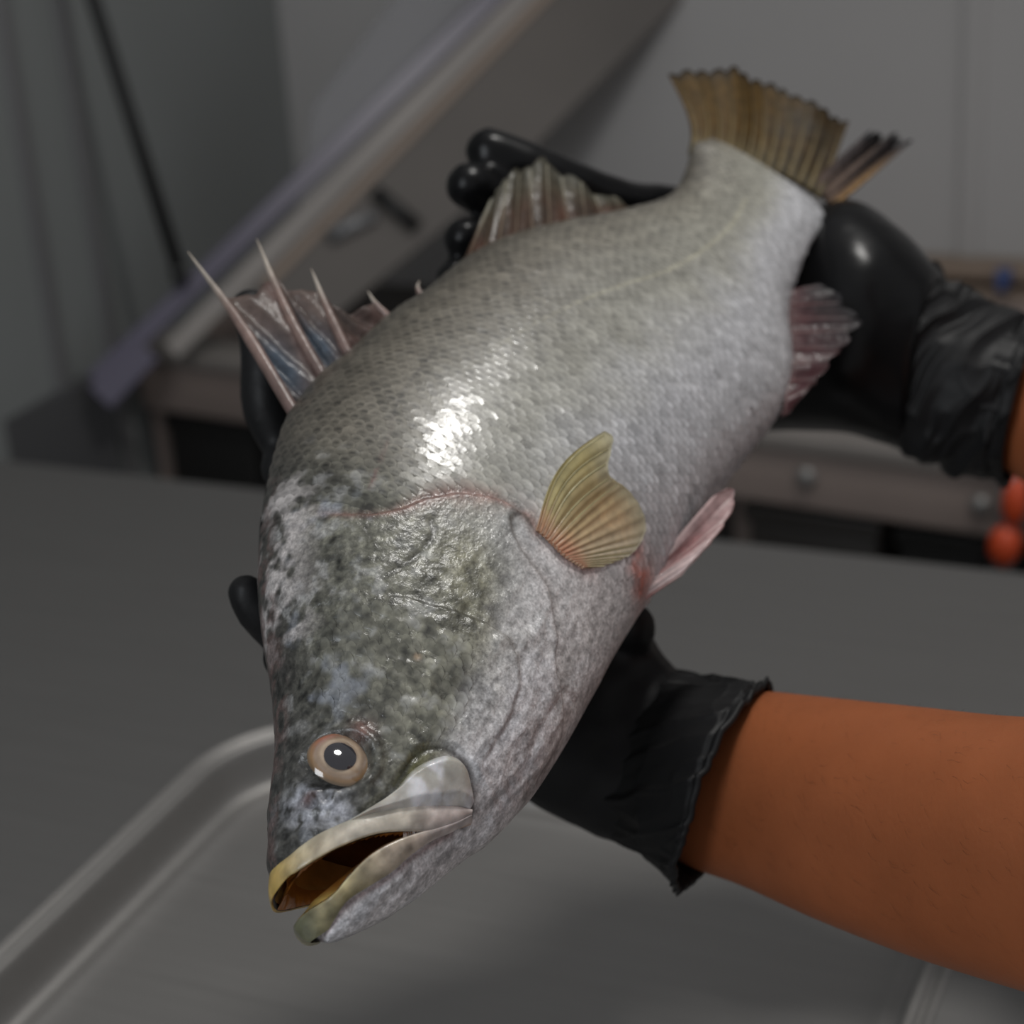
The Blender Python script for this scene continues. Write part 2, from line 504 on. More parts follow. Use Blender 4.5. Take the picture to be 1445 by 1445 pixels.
# orange-handled tool hanging at the right end of the rail
q = on_plane(1424, 700, rA - dn * .02, dn)
tool = empty('hand_tool', tuple(q)); tool.matrix_world = Matrix.Translation(q) @ RM.to_3x3().to_4x4()
tag(tool, 'blurred tool with orange handle hanging at the right end of the rail', 'tool')
z1 = on_plane(1424, 655, rA - dn * .02, dn)[2] - q[2]; z2 = on_plane(1415, 808, rA - dn * .02, dn)[2] - q[2]
V, F = tube_mesh([(.006, 0, z1 + .03), (.004, 0, 0), (-.004, 0, z2)], [.012, .012, .012], 14); mesh('shaft', V, F, M_FRAME, tool)
V, F = tube_mesh([(.006, -.006, -.022), (.007, -.008, -.01), (.008, -.008, .005), (.009, -.006, .022)], [.006, .011, .011, .006], 14); mesh('handle', V, F, M_ORANGE, tool)
V, F = tube_mesh([(-.002, -.006, -.062), (-.001, -.008, -.05), (.001, -.008, -.036), (.003, -.006, -.025)], [.007, .014, .014, .008], 14); mesh('handle', V, F, M_ORANGE, tool)
V, F = tube_mesh([(.03, .004, z1), (.028, .004, z2)], .008, 12); mesh('side_bar', V, F, M_FRAME, tool)

# ------------------------------------------------------------------ slanted hood guard with film-edged clear sheet
A3 = on_z(150, 532, ZR + .012)
dA = ((A3 - CAM) @ W_FROM_C)[2]
dB = ((on_plane(760, -78, (0, wall_y - .06, 0), np.array([0, 1., 0])) - CAM) @ W_FROM_C)[2]
print('guard depths', dA, dB)


def gp(px, py, k=None):                       # points of the guard's slanted plane: deeper towards the upper right
    t = ((px - 150) * 610 - (py - 532) * 590) / (610 ** 2 + 590 ** 2)
    return at_depth(px, py, dA + (dB - dA) * t)


guard = empty('hood_guard', tuple(A3)); tag(guard, 'slanted steel and clear hood guard with a purple film edge over the counter', 'hood')
A0 = np.array(A3)
e1d = np.array([.72, -.69]); e2d = np.array([.69, .72])                    # along / across the edge in the photo
gc = gp(400, 300); gn = np.cross(gp(500, 200) - gc, gp(500, 400) - gc); gn /= np.linalg.norm(gn)
if gn @ (CAM - gc) < 0: gn = -gn


def strip(name, corners, th, m, lift=0.0):
    P = np.array([on_plane(px, py, gc, gn) for px, py in corners]) - A0 + gn * lift
    V = np.vstack([P, P - gn * th]); n = len(P)
    F = [tuple(range(n)), tuple(range(2 * n - 1, n - 1, -1))] + [(k, k + n, (k + 1) % n + n, (k + 1) % n) for k in range(n)]
    o = mesh(name, V, F, m, guard, smooth=False)
    bv = o.modifiers.new('bevel', 'BEVEL'); bv.width = .0015; bv.segments = 2
    return o


def band(a, b, w0, w1):
    """quad along photo line a-b, from offset w0 to w1 across it"""
    a, b = np.array(a, float), np.array(b, float); d = (b - a) / np.linalg.norm(b - a); n = np.array([-d[1], d[0]])
    return [tuple(a + n * w0), tuple(b + n * w0), tuple(b + n * w1), tuple(a + n * w1)]


La, Lb = (128, 532), (760, -78)
strip('clear_sheet', [(440, 150), (600, -60), (745, -80), (432, 238)], .004, M_PANE, .001)
strip('purple_edge', band(La, Lb, -6, 22), .006, M_PURPLE, .003)
strip('frame_channel', band((215, 470), Lb, 22, 52), .012, M_CAP, .002)
strip('tan_channel', band((330, 364), Lb, 52, 66), .012, M_TAN, .003)
strip('hood_sheet', [(300, 425), (372, 360), (812, -78), (1040, -78), (700, 262), (470, 450)], .01, M_HOOD, 0)
strip('purple_tab', band((138, 560), (205, 490), -18, 26), .003, M_PURPLE, .005)
pb = [on_plane(px, py, gc, gn) - A0 + gn * .008 for px, py in ((528, 272), (588, 322))]
V, F = tube_mesh(pb, [.008, .008], 10); mesh('latch', V, F, M_RUBBER, guard)
pb = [on_plane(px, py, gc, gn) - A0 + gn * .006 for px, py in ((465, 335), (530, 305))]
V, F = tube_mesh(pb, [.009, .007], 10); mesh('hinge', V, F, M_FRAME, guard)

p0 = gp(255, 392) + gn * .016; p1 = at_depth(110, -70, dA - .12)
strut = empty('support_strut', tuple(p0)); tag(strut, 'slim black strut rising from the purple hood edge at upper left', 'strut')
V, F = tube_mesh([p0 - p0, (p1 - p0) * .5, p1 - p0, (p1 - p0) * 1.9], [.0075] * 4, 14); mesh('rod', V, F, M_RUBBER, strut)
V, F = tube_mesh([(0, 0, -.008), (p1 - p0) * .03], [.0095, .0095], 14); mesh('end_cap', V, F, M_RUBBER, strut)

# ------------------------------------------------------------------ the fish
_S = at_depth(385, 1250, .62); _TB = at_depth(1075, 262, .95)
T_ = _TB - _S; SL = np.linalg.norm(T_); T_ /= SL
D_ = W_FROM_C @ np.array([-.86, -.51, 0.]); D_ -= T_ * (D_ @ T_); D_ /= np.linalg.norm(D_)
N_ = np.cross(T_, D_)
FM = np.array([T_, D_, N_])                   # world -> fish axes
fish = empty('fish')
fish.matrix_world = Matrix(((T_[0], D_[0], N_[0], _S[0]), (T_[1], D_[1], N_[1], _S[1]), (T_[2], D_[2], N_[2], _S[2]), (0, 0, 0, 1)))
tag(fish, 'whole silver grey barramundi with open yellow mouth held in two black gloves', 'fish')
CAMF = FM @ (CAM - _S)


def rayf(px, py):
    return FM @ ray(px, py)


def F2(px, py, z=0.0):
    """point of the fish's own frame on the plane at height z over its middle plane"""
    r = rayf(px, py); return CAMF + r * ((z - CAMF[2]) / r[2])


def to_world(P):
    return np.asarray(P) @ FM + _S


DORSAL = [(418, 1302), (405, 1281), (391, 1258), (383, 1240), (379, 1215), (379, 1180), (384, 1100), (390, 1040), (388, 980), (379, 920), (370, 860), (366, 800), (369, 740),
          (378, 680), (389, 630), (405, 588), (447, 535), (485, 505), (545, 450), (592, 419), (655, 368), (720, 336), (800, 315), (880, 300), (930, 285),
          (956, 265), (970, 232), (975, 205)]
VENTRAL = [(418, 1303), (424, 1318), (434, 1328), (448, 1333), (476, 1326), (515, 1309), (568, 1281), (637, 1232), (692, 1188), (728, 1152), (759, 1116), (800, 1048), (840, 974), (866, 924),
           (905, 862), (945, 800), (1000, 722), (1032, 674), (1080, 612), (1106, 572), (1117, 520), (1110, 460), (1114, 420), (1122, 395), (1140, 350),
           (1160, 318), (1175, 290)]


def outline(px):
    c = smooth_curve(px, 400)
    P = np.array([F2(*q)[:2] for q in c])
    x = np.maximum.accumulate(P[:, 0]); x += np.arange(len(x)) * 1e-9
    return x, P[:, 1]


dxs, dys = outline(DORSAL); vxs, vys = outline(VENTRAL)
XMIN = max(dxs[0], vxs[0]) + .0002
XMAX = SL + .006


def y_d(x): return np.interp(x, dxs, dys)
def y_v(x): return np.interp(x, vxs, vys)


_wx = np.array([-.06, -.04, -.02, 0, .03, .07, .12, .2, .3, .4, .5, .6, .7, .8, .9, 1.0, 1.05]) * SL
_ww = np.array([.006, .0105, .0135, .0155, .0195, .0255, .0315, .039, .0425, .0420, .0385, .0330, .0265, .0195, .0130, .0070, .0045])
_wq = np.linspace(_wx[0], _wx[-1], 300)
_wv = np.interp(_wq, _wx, _ww); _wv = np.convolve(np.pad(_wv, 12, mode='edge'), np.hanning(25) / np.hanning(25).sum(), 'valid')


def w_x(x):
    return np.interp(x, _wq, _wv) * np.clip((x - XMIN) / .006, 0, 1) ** .5


def zsurf(x, y):
    a, b = y_d(x), y_v(x); hh = np.maximum((a - b) / 2, 1e-6); v = np.clip((y - (a + b) / 2) / hh, -1, 1)
    return w_x(x) * (1 - np.abs(v) ** 2.3) ** .62


NX, NN, NF = 700, 300, 90
XS = XMIN + (XMAX - XMIN) * np.linspace(0, 1, NX) ** 1.06
TH = np.r_[np.linspace(0, np.pi, NN, endpoint=False), np.linspace(np.pi, 2 * np.pi, NF, endpoint=False)]
NR = len(TH)
GX, GT = np.meshgrid(XS, TH, indexing='ij')
_a, _b = y_d(GX), y_v(GX); _hh = np.maximum((_a - _b) / 2, 1e-5)
GV = np.cos(GT)
GY = (_a + _b) / 2 + _hh * GV
GZ = w_x(GX) * np.clip(1 - np.abs(GV) ** 2.3, 0, 1) ** .62 * np.where(GT <= np.pi, 1, -1)
P0 = np.stack([GX, GY, GZ], -1)


def grid_normals(P):
    dt = np.roll(P, -1, 1) - np.roll(P, 1, 1); dx = np.gradient(P, axis=0)
    n = np.cross(dt, dx); n /= np.linalg.norm(n, axis=-1)[..., None] + 1e-12
    c = P - P.mean(1, keepdims=True)
    if (n * c).sum() < 0: n = -n
    return n


N0 = grid_normals(P0)
_sub = P0[::4, ::4].reshape(-1, 3); _nr4, _nc4 = P0[::4, ::4].shape[:2]
BODY_BVH = BVHTree.FromPolygons([tuple(v) for v in _sub], [tuple(int(i) for i in f) for f in grid_faces(_nr4, _nc4, True)])


def hit(px, py):
    """where the line of sight meets the fish's flank (fish frame)"""
    r = rayf(px, py); r = r / np.linalg.norm(r)
    h = BODY_BVH.ray_cast(Vector(CAMF), Vector(r))
    if h[0] is None:
        return F2(px, py, .004)
    return np.array(h[0])


def XY(pts, n=None):
    c = smooth_curve(pts, n) if n else np.array(pts, float)
    return np.array([hit(*q)[:2] for q in c])


# feature lines of the head, as (x, y) of the flank
GILL = XY([(752, 745), (735, 725), (718, 738), (738, 781), (772, 830), (783, 889), (780, 930), (793, 992), (790, 1040), (770, 1085), (742, 1125)], 50)
WOUND = XY([(430, 722), (495, 728), (548, 724), (580, 714), (606, 703), (640, 697), (672, 699), (712, 710), (742, 728), (756, 748)], 50)
PREOP = XY([(500, 846), (530, 842), (565, 840), (600, 850), (634, 861), (686, 882), (712, 902), (730, 935), (726, 990), (705, 1035), (680, 1062)], 50)
RIDGE2 = XY([(700, 905), (745, 899), (765, 880), (780, 905)], 30)
CHEEKLINE = XY([(540, 815), (580, 790), (610, 760), (608, 735)], 30)
GROOVE = XY([(470, 1163), (500, 1152), (530, 1138), (560, 1108), (580, 1075), (605, 1056), (632, 1056), (655, 1072), (668, 1105), (668, 1140), (655, 1160)], 60)
JAWLINE = XY([(660, 1163), (690, 1148), (720, 1120), (745, 1080), (760, 1030)], 40)
JAWLOW = XY([(640, 1172), (610, 1190), (582, 1208), (554, 1233), (526, 1251), (492, 1274), (466, 1307)], 50)
SCRATCH = XY([(625, 480), (590, 525), (562, 565), (552, 600), (540, 640), (522, 690)], 50)
LATERAL = XY([(1052, 282), (1030, 320), (985, 358), (935, 385), (880, 402), (820, 425), (760, 455), (700, 490), (650, 530), (610, 590), (575, 660)], 80)
NAPE = XY([(398, 700), (405, 740), (392, 790), (385, 850), (392, 905)], 30)
EYE = hit(478, 1074); EYE_R = .0102

XYg = np.stack([GX.ravel(), GY.ravel()], 1)
Pn = P0.reshape(-1, 3)
head_m = GX.ravel() < hit(560, 560)[0]
H = np.zeros(len(XYg)); idx = np.nonzero(head_m)[0]
q = XYg[idx]
d_g, t_g, s_g = poly_dist(q, GILL); d_w, t_w, s_w = poly_dist(q, WOUND); d_p, t_p, s_p = poly_dist(q, PREOP)
d_r2, _, _ = poly_dist(q, RIDGE2); d_ch, _, _ = poly_dist(q, CHEEKLINE); d_gr, t_gr, s_gr = poly_dist(q, GROOVE)
d_jl, _, _ = poly_dist(q, JAWLINE); d_jw, _, _ = poly_dist(q, JAWLOW); d_np, t_np, _ = poly_dist(q, NAPE)
cen = hit(620, 950)[:2]
sg_in = np.sign(poly_dist(cen[None], GILL)[2][0]); sw_in = np.sign(poly_dist(cen[None], WOUND)[2][0]); sp_in = np.sign(poly_dist(hit(600, 980)[None, :2], PREOP)[2][0])
fade = np.clip(1 - np.abs(GV.ravel()[idx]) ** 14, 0, 1)
ends = lambda t: sstep(0, .22, t) * sstep(1, .85, t)
Hh = np.zeros(len(idx))
wob = .0012 * fbm(Pn[idx], 140, 3, 5)


def step_edge(d, side, hi, lw, lo, gw):
    sd = d * np.where(side, 1, -1) + wob
    k = sstep(-.0013, .0013, sd)
    return k * hi * np.exp(-np.abs(sd) / lw) - (1 - k) * lo * np.exp(-np.abs(sd) / gw)


Hh += step_edge(d_g, s_g == sg_in, .0016, .010, .0013, .0026) * ends(t_g)
Hh += step_edge(d_w, s_w == sw_in, .0012, .009, .0012, .0024) * ends(t_w)
Hh += step_edge(d_p, s_p == sp_in, .0007, .008, .0006, .0026) * ends(t_p)
Hh += .0010 * np.exp(-(d_r2 / .0024) ** 2) - .0005 * np.exp(-(d_ch / .0014) ** 2)
Hh -= .0016 * np.exp(-(d_gr / .0016) ** 2) * sstep(0, .1, t_gr)
Hh -= .0008 * np.exp(-(d_jl / .0018) ** 2) + .0011 * np.exp(-(d_jw / .0014) ** 2)
# eye socket: shallow dish with a raised orbit
de = np.hypot((q[:, 0] - EYE[0]), (q[:, 1] - EYE[1]))
Hh += .0016 * np.exp(-((de - EYE_R * 1.12) / .0022) ** 2) - .0022 * sstep(EYE_R * 1.05, EYE_R * .6, de)
# nostrils
for px, py in ((440, 1133), (462, 1126)):
    c = hit(px, py)[:2]; dn_ = np.hypot(q[:, 0] - c[0], q[:, 1] - c[1])
    Hh += .0007 * np.exp(-((dn_ - .0026) / .0010) ** 2) - .0018 * np.exp(-(dn_ / .0014) ** 2)
# rough skin of the head, creases of the throat
pi = Pn[idx]
thr = sstep(.25, -.35, GV.ravel()[idx]) * sstep(hit(870, 900)[0] + .01, hit(800, 980)[0], q[:, 0])
rough_h = fbm(pi, 220, 4, 3)
hd = sstep(hit(520, 690)[0], hit(520, 760)[0], q[:, 0])
Hh += hd * (1 - .65 * thr) * (.00042 * rough_h + .00022 * fbm(pi, 520, 2, 4))
thr = sstep(.25, -.35, GV.ravel()[idx]) * sstep(hit(870, 900)[0] + .01, hit(800, 980)[0], q[:, 0])
str_ = np.stack([pi[:, 0] * 45, pi[:, 1] * 170, pi[:, 2] * 170], 1)
Hh += thr * .0004 * (1 - np.abs(fbm(str_, 1, 2, 11)) * 2.2)
# ridges radiating over the cheek
rr = np.stack([(pi[:, 0] + pi[:, 1] * .5) * 320, (pi[:, 1] - .5 * pi[:, 0]) * 120, pi[:, 2] * 100], 1)
Hh += hd * .00035 * vnoise(rr, 1, 21)
UPXY = XY([(664, 1152), (630, 1167), (590, 1172), (540, 1176), (493, 1190), (457, 1207), (418, 1231), (398, 1244)], 60)
LOXY = XY([(664, 1154), (631, 1171), (590, 1177), (554, 1187), (521, 1206), (493, 1234), (471, 1260), (440, 1281), (424, 1294)], 60)
MAXPOLY = XY([(500, 1155), (535, 1133), (562, 1110), (582, 1086), (606, 1071), (632, 1064), (652, 1074), (666, 1100), (671, 1140), (600, 1150)], 50)
dlip = np.minimum(poly_dist(q, UPXY)[0], poly_dist(q, LOXY)[0])
mp = inside(q, MAXPOLY); dmx = poly_dist(q, np.vstack([MAXPOLY, MAXPOLY[:1]]))[0]
calm = np.minimum(sstep(.005, .012, dlip), sstep(-.001, .0035, np.where(mp, -dmx, dmx)))
H[idx] = Hh * fade * (.05 + .95 * calm) - .0010 * (1 - calm)
# gentle unevenness of the whole body
H += .0006 * fbm(Pn, 28, 2, 31)
P1 = (Pn + N0.reshape(-1, 3) * H[:, None]).reshape(NX, NR, 3)
N1 = grid_normals(P1)

# ---- skin colour (albedo of the animal: dark back, silver flank, pale belly, marks)
DARK, OLIVE, FLANK, BELLY = np.array([.075, .066, .053]), np.array([.158, .141, .113]), np.array([.293, .285, .250]), np.array([.42, .42, .435])
X_GILL = hit(620, 700)[0]; X_EYE = EYE[0]; X_CHEEK = hit(600, 860)[0]
SILVER = XY([(722, 960), (745, 915), (770, 925), (785, 990), (775, 1060), (735, 1095), (705, 1110), (690, 1075), (715, 1020)], 40)
OLIVEP = XY([(560, 1105), (583, 1062), (615, 1050), (640, 1060), (600, 1085), (575, 1108)], 30)
YEL = XY([(640, 800), (660, 780), (690, 900), (735, 930), (715, 1000), (690, 960)], 30)
PECT = hit(815, 775)[:2]; VENT = hit(905, 815)[:2]
SPOTS = [(hit(px, py)[:2], r) for px, py, r in ((425, 1125, .004), (432, 1150, .0035), (463, 1137, .005), (480, 1150, .004))]


def skin(P, V):
    """P (n,3) points of the fish frame, V = cos(theta): 1 at the back, -1 at the belly"""
    x, y = P[:, 0], P[:, 1]; xy = P[:, :2]
    n1 = fbm(P, 55, 4, 41); n2 = fbm(P, 190, 3, 43); n3 = fbm(P, 480, 2, 47); n4 = fbm(P, 22, 3, 51)
    v = V + .14 * n1 + .05 * n2
    c = mix(BELLY, FLANK, sstep(-.55, .05, v))
    c = mix(c, OLIVE, sstep(-.02, .70, v) * .95)
    c = mix(c, DARK, sstep(.62, 1.02, v))
    tailpos = sstep(SL * .55, SL * .9, x)
    c = mix(c, np.array([.31, .30, .25]), tailpos * sstep(-.5, .2, v) * .45 * (1 - sstep(.5, 1, v)))
    # head
    hm = sstep(X_GILL + .012, X_GILL - .018, x - .10 * (V - .2) * .1)
    vv = V + .22 * n1 + .10 * n2
    hc = mix(np.array([.50, .50, .50]), np.array([.140, .137, .108]), sstep(-.62, -.22, vv))
    hc = mix(hc, np.array([.10, .099, .082]), sstep(.25, .75, vv) * .8)
    hc = mix(hc, np.array([.05, .047, .042]), sstep(.62, 1.0, vv))
    c = mix(c, hc, hm)
    snout = sstep(X_CHEEK - .025, X_EYE - .004, x + .012 * n1) * sstep(-.12, .30, V + .12 * n1)
    c = mix(c, np.array([.040, .039, .036]) * 1.25, snout * .86)
    # mottling of the head: pale flecks and dark specks
    c = c * (1 + hm * (.85 * n2 + .85 * n3) * (1 - .55 * sstep(-.1, -.5, V)))[:, None]
    fl = sstep(.16, .42, n2 + .35 * n1) * hm * sstep(-.6, .1, V)
    c = mix(c, np.array([.42, .42, .42]), fl * .40 * (1 - .6 * snout))
    blue = sstep(.25, .5, fbm(P, 80, 3, 61)) * hm * sstep(.1, .5, V) * sstep(1.05, .8, V)
    c = mix(c, np.array([.36, .39, .46]), blue * .42 * (1 - .5 * snout))
    m = inside(xy, YEL); dY = poly_dist(xy, np.vstack([YEL, YEL[:1]]))[0]
    c = mix(c, np.array([.33, .31, .19]), sstep(.012, -.004, np.where(m, -dY, dY)) * .5 * (.6 + .8 * n2))
    m = inside(xy, SILVER); dS = poly_dist(xy, np.vstack([SILVER, SILVER[:1]]))[0]
    sil = sstep(.004, -.004, np.where(m, -dS, dS) + .004 * n1) 
    c = mix(c, np.array([.62, .63, .68]), sil * np.clip(.72 + .8 * n2, 0, 1))
    m = inside(xy, OLIVEP); dO = poly_dist(xy, np.vstack([OLIVEP, OLIVEP[:1]]))[0]
    c = mix(c, np.array([.13, .125, .055]), sstep(.002, -.0015, np.where(m, -dO, dO)))
    # throat and lower jaw: pale, slightly pink
    jaw = sstep(-.25, -.62, V + .08 * n1) * sstep(X_GILL, X_CHEEK - .01, x)
    c = mix(c, np.array([.64, .615, .625]) * (1 + .24 * n2)[:, None], jaw * .9)
    belly_h = sstep(-.15, -.5, V) * sstep(X_GILL + .07, X_GILL, x) * (1 - jaw)
    c = mix(c, np.array([.62, .60, .60]) * (1 + .22 * n2)[:, None], belly_h * .8)
    stk = np.stack([x * 38, y * 150, P[:, 2] * 150], 1)
    sv = sstep(.05, .40, fbm(stk, 1, 3, 65)) * sstep(-.28, -.55, V) * sstep(X_GILL + .03, X_CHEEK, x)
    c = mix(c, np.array([.66, .66, .69]), sv * .6)
    c = c * (1 - .25 * sstep(.12, .35, -fbm(stk * 1.7, 1, 2, 67)) * sstep(.05, -.3, V) * sstep(X_GILL + .03, X_CHEEK, x))[:, None]
    # wound line and other reddish marks
    dw, tw, _ = poly_dist(xy, WOUND)
    red = np.exp(-((dw + .0008 * n2) / (.0024 + .0012 * n1)) ** 2) * sstep(0, .15, tw)
    c = mix(c, np.array([.19, .095, .08]), np.clip(red, 0, 1) * np.clip(.62 + .9 * n4 + .7 * n2, .1, .85))
    c = mix(c, np.array([.42, .25, .22]), np.exp(-(dw / .006) ** 2) * sstep(.3, .6, tw) * .45 * np.clip(.5 + 1.2 * n2, 0, 1))
    dg, tg, _ = poly_dist(xy, GILL)
    c = c * (1 - .45 * np.exp(-(dg / .0012) ** 2))[:, None]
    c = mix(c, np.array([.46, .40, .38]), np.exp(-(dg / .004) ** 2) * .3 * sstep(.12, .3, tg))
    dp, tp, _ = poly_dist(xy, PREOP)
    c = c * (1 - .35 * np.exp(-(dp / .0013) ** 2))[:, None]
    dc, _, _ = poly_dist(xy, CHEEKLINE); c = c * (1 - .5 * np.exp(-(dc / .0008) ** 2))[:, None]
    dgr, tgr, _ = poly_dist(xy, GROOVE); c = c * (1 - .75 * np.exp(-(dgr / .0013) ** 2) * sstep(0, .1, tgr))[:, None]
    dj, _, _ = poly_dist(xy, JAWLOW); c = mix(c, np.array([.24, .16, .16]), np.exp(-(dj / .0010) ** 2) * .7)
    ds, ts, _ = poly_dist(xy, SCRATCH)
    c = mix(c, mix(np.array([.045, .04, .045]), np.array([.16, .06, .06]), sstep(.55, .75, ts)), np.exp(-((ds + .0004 * n2) / (.0006 + .0004 * n1)) ** 2) * .6 * np.clip(.7 + 1.5 * n2, 0, 1) * sstep(-.5, .2, n1 + .35))
    dl, tl, _ = poly_dist(xy, LATERAL)
    c = mix(c, np.array([.46, .43, .31]), np.exp(-(dl / .0006) ** 2) * .6 * sstep(.95, .25, tl))
    c = c * (1 - .10 * np.exp(-((dl - .004) / .003) ** 2) * sstep(.9, .2, tl))[:, None]
    # red at the bases of pectoral and pelvic fin
    for cc, r in ((PECT, .007), (VENT, .008)):
        dd = np.hypot(x - cc[0], y - cc[1])
        c = mix(c, np.array([.50, .11, .06]), np.exp(-(dd / r) ** 2) * np.clip(.75 + 1.0 * n2, 0, 1))
    # damaged pale scales on the nape
    dn, tn, _ = poly_dist(xy, NAPE)
    npm = np.exp(-(dn / .007) ** 2) * sstep(-.05, .25, fbm(P, 130, 3, 71))
    c = mix(c, np.array([.44, .41, .40]), npm * .95)
    ed = sstep(.93, .995, V) * sstep(X_GILL + .03, X_CHEEK, x) * sstep(0, .3, n2 + .2)
    c = mix(c, np.array([.13, .075, .068]), ed * .6)
    for cc, r in SPOTS:
        dd = np.hypot(x - cc[0], y - cc[1])
        c = mix(c, np.array([.42, .43, .48]), np.exp(-(dd / r) ** 2) * np.clip(.7 + 1.5 * n3, 0, 1) * .8)
    for px, py, r, col in EXTRA:
        dd = np.hypot(x - px, y - py)
        c = mix(c, np.array(col), np.exp(-(dd / r) ** 2) * .8)
    return np.clip(c, .004, .9)


_e1 = hit(512, 1030)[:2]; _e2 = hit(589, 928)[:2]; _e3 = hit(433, 1130)[:2]
EXTRA = [(_e1[0], _e1[1], .0035, (.16, .075, .06)), (_e2[0], _e2[1], .0011, (.45, .33, .22)), (_e3[0], _e3[1], .0018, (.10, .045, .04))]

# ---- mouth opening: the skin between the lips is cut away on both sides
UP_EDGE = [(664, 1152), (630, 1167), (590, 1172), (540, 1176), (493, 1190), (457, 1207), (418, 1231), (398, 1244)]
LO_EDGE = [(664, 1154), (631, 1171), (590, 1177), (554, 1187), (521, 1206), (493, 1234), (471, 1260), (440, 1281), (424, 1294)]
front = np.array([F2(330, 1256)[:2], F2(340, 1320)[:2]])
up_f = F2(388, 1258)[:2]; lo_f = F2(419, 1302)[:2]
HOLE = np.vstack([UPXY, up_f[None], front, lo_f[None], LOXY[::-1]])
FQ = grid_faces(NX, NR, True)
cxy = P0.reshape(-1, 3)[FQ][:, :, :2].mean(1)
keep = ~inside(cxy, HOLE)
BODY_COL = skin(P1.reshape(-1, 3), GV.ravel())
body_faces = FQ[keep]


def snap(V, F, tol, dz=0.0):
    """pull the rim vertices of the cut onto the lip lines"""
    e = np.sort(np.vstack([F[:, [0, 1]], F[:, [1, 2]], F[:, [2, 3]], F[:, [3, 0]]]), 1)
    q, cnt = np.unique(e, axis=0, return_counts=True)
    rim = np.unique(q[cnt == 1])
    near = [poly_dist(V[rim][:, :2], p_) for p_ in (UPXY, LOXY)]
    for w_, poly in enumerate((UPXY, LOXY)):
        d, t, _ = near[w_]
        m = (d < tol) & (d <= near[1 - w_][0])
        L = np.r_[0, np.cumsum(np.linalg.norm(np.diff(poly, axis=0), axis=1))]; L /= L[-1]
        nx, ny = np.interp(t, L, poly[:, 0]), np.interp(t, L, poly[:, 1])
        r = rim[m]
        V[r, 0] = nx[m]; V[r, 1] = ny[m]; V[r, 2] = np.sign(V[r, 2]) * np.maximum(zsurf(nx[m], ny[m]) + dz, .0002)
    return V


P1f = snap(P1.reshape(-1, 3).copy(), body_faces, .0022)
body = mesh('body', P1f, body_faces, M_SKIN, fish, col=BODY_COL)
# tail end cap is hidden in the caudal fin base

# mouth lining: inner wall a few millimetres under the skin, closing as a throat
xc = UPXY[0, 0]
sel = XS < xc + .045
ni = int(sel.sum())
sh = np.clip((XS[:ni] - xc) / .045, 0, 1)[:, None] ** 2
ycen = (y_d(GX[:ni]) + y_v(GX[:ni])) / 2
Yi = GY[:ni] - np.sign(GV[:ni]) * np.minimum(.0065, _hh[:ni] * .5) * np.abs(GV[:ni]) ** 1.0
Zi = np.sign(GZ[:ni]) * np.maximum(np.abs(GZ[:ni]) - .0035, .0002)
Yi = Yi * (1 - sh) + (UPXY[0, 1]) * sh; Zi = Zi * (1 - sh)
PL = np.stack([GX[:ni], Yi, Zi], -1)[:, ::3][::2]
fl = grid_faces(PL.shape[0], PL.shape[1], True)
cl = PL.reshape(-1, 3)[fl][:, :, :2].mean(1)
fl = fl[~inside(cl, HOLE)]
mesh('mouth_lining', snap(PL.reshape(-1, 3).copy(), fl, .007, -.0006), fl, M_MOUTH, fish)


def half_curve(px, front_pt, n):
    """lip edge: near side corner -> front -> far side corner, in fish coordinates"""
    xy = XY(px, n)
    z = zsurf(xy[:, 0], xy[:, 1])
    near = np.c_[xy, z]
    P = np.vstack([near, [front_pt], (near * [1, 1, -1])[::-1]])
    return smooth_curve(P[::3] if (len(P) - 1) % 3 == 0 else np.vstack([P[::3], P[-1:]]), 2 * n + 1)


def lip(name, top, bot, ftop, fbot, bulge, roll, colf, sgn):
    n = 60
    A = half_curve(top, ftop, n); B = half_curve(bot, fbot, n)
    rows, cols = [], []
    nv = 20
    u = np.linspace(-1, 1, 2 * n + 1)
    cen = np.array([.5 * (A[:, 0].max() + A[:, 0].min()), .5 * (A[:, 1] + B[:, 1]).mean(), 0])
    out = (A + B) / 2; 
    # outward direction: away from the jaw's middle plane line, mostly sideways, forward at the front
    ax = np.c_[A[:, 0] * 0 + A[:, 0].max() * .6 + A[:, 0] * .4, (A[:, 1] + B[:, 1]) / 2, A[:, 2] * 0]
    o = out - ax; o /= np.linalg.norm(o, axis=1)[:, None] + 1e-9
    for k in range(nv):
        t = k / 12 * 1.45; rl_ = (roll + .006 * np.exp(-(u / .22) ** 2))[:, None]
        if t <= 1:
            p = A * (1 - t) + B * t + o * (bulge * (math.sin(math.pi * min(t * .93 + .05, 1)) ** .7) - .0006 * (1 - t))[..., None] if False else \
                A * (1 - t) + B * t + o * (bulge * math.sin(math.pi * (t * .88 + .03)) ** .65 - .0008 * (1 - t))
        else:
            e = min((t - 1) / .45, 1); e2 = max(0., (t - 1.45) / .85)
            p = B - o * (rl_ * e) + np.array([0, sgn, 0]) * (rl_ * (.55 - .45 * np.exp(-(u / .3) ** 2)[:, None]) * math.sin(e * math.pi * .5)) + o * bulge * .55 * (1 - e) + np.array([.016, sgn * .005, 0]) * e2 * np.exp(-(u / .5) ** 2)[:, None] - o * (.004 * e2)
        rows.append(p); cols.append(colf(np.abs(u), np.full(len(u), t), p))
    V = np.vstack(rows); C = np.vstack(cols)
    V = V + .0003 * fbm(V, 150, 3, 77)[:, None] * np.tile(o, (nv, 1))
    return mesh(name, V, grid_faces(nv, 2 * n + 1), M_LIP, fish, col=C)


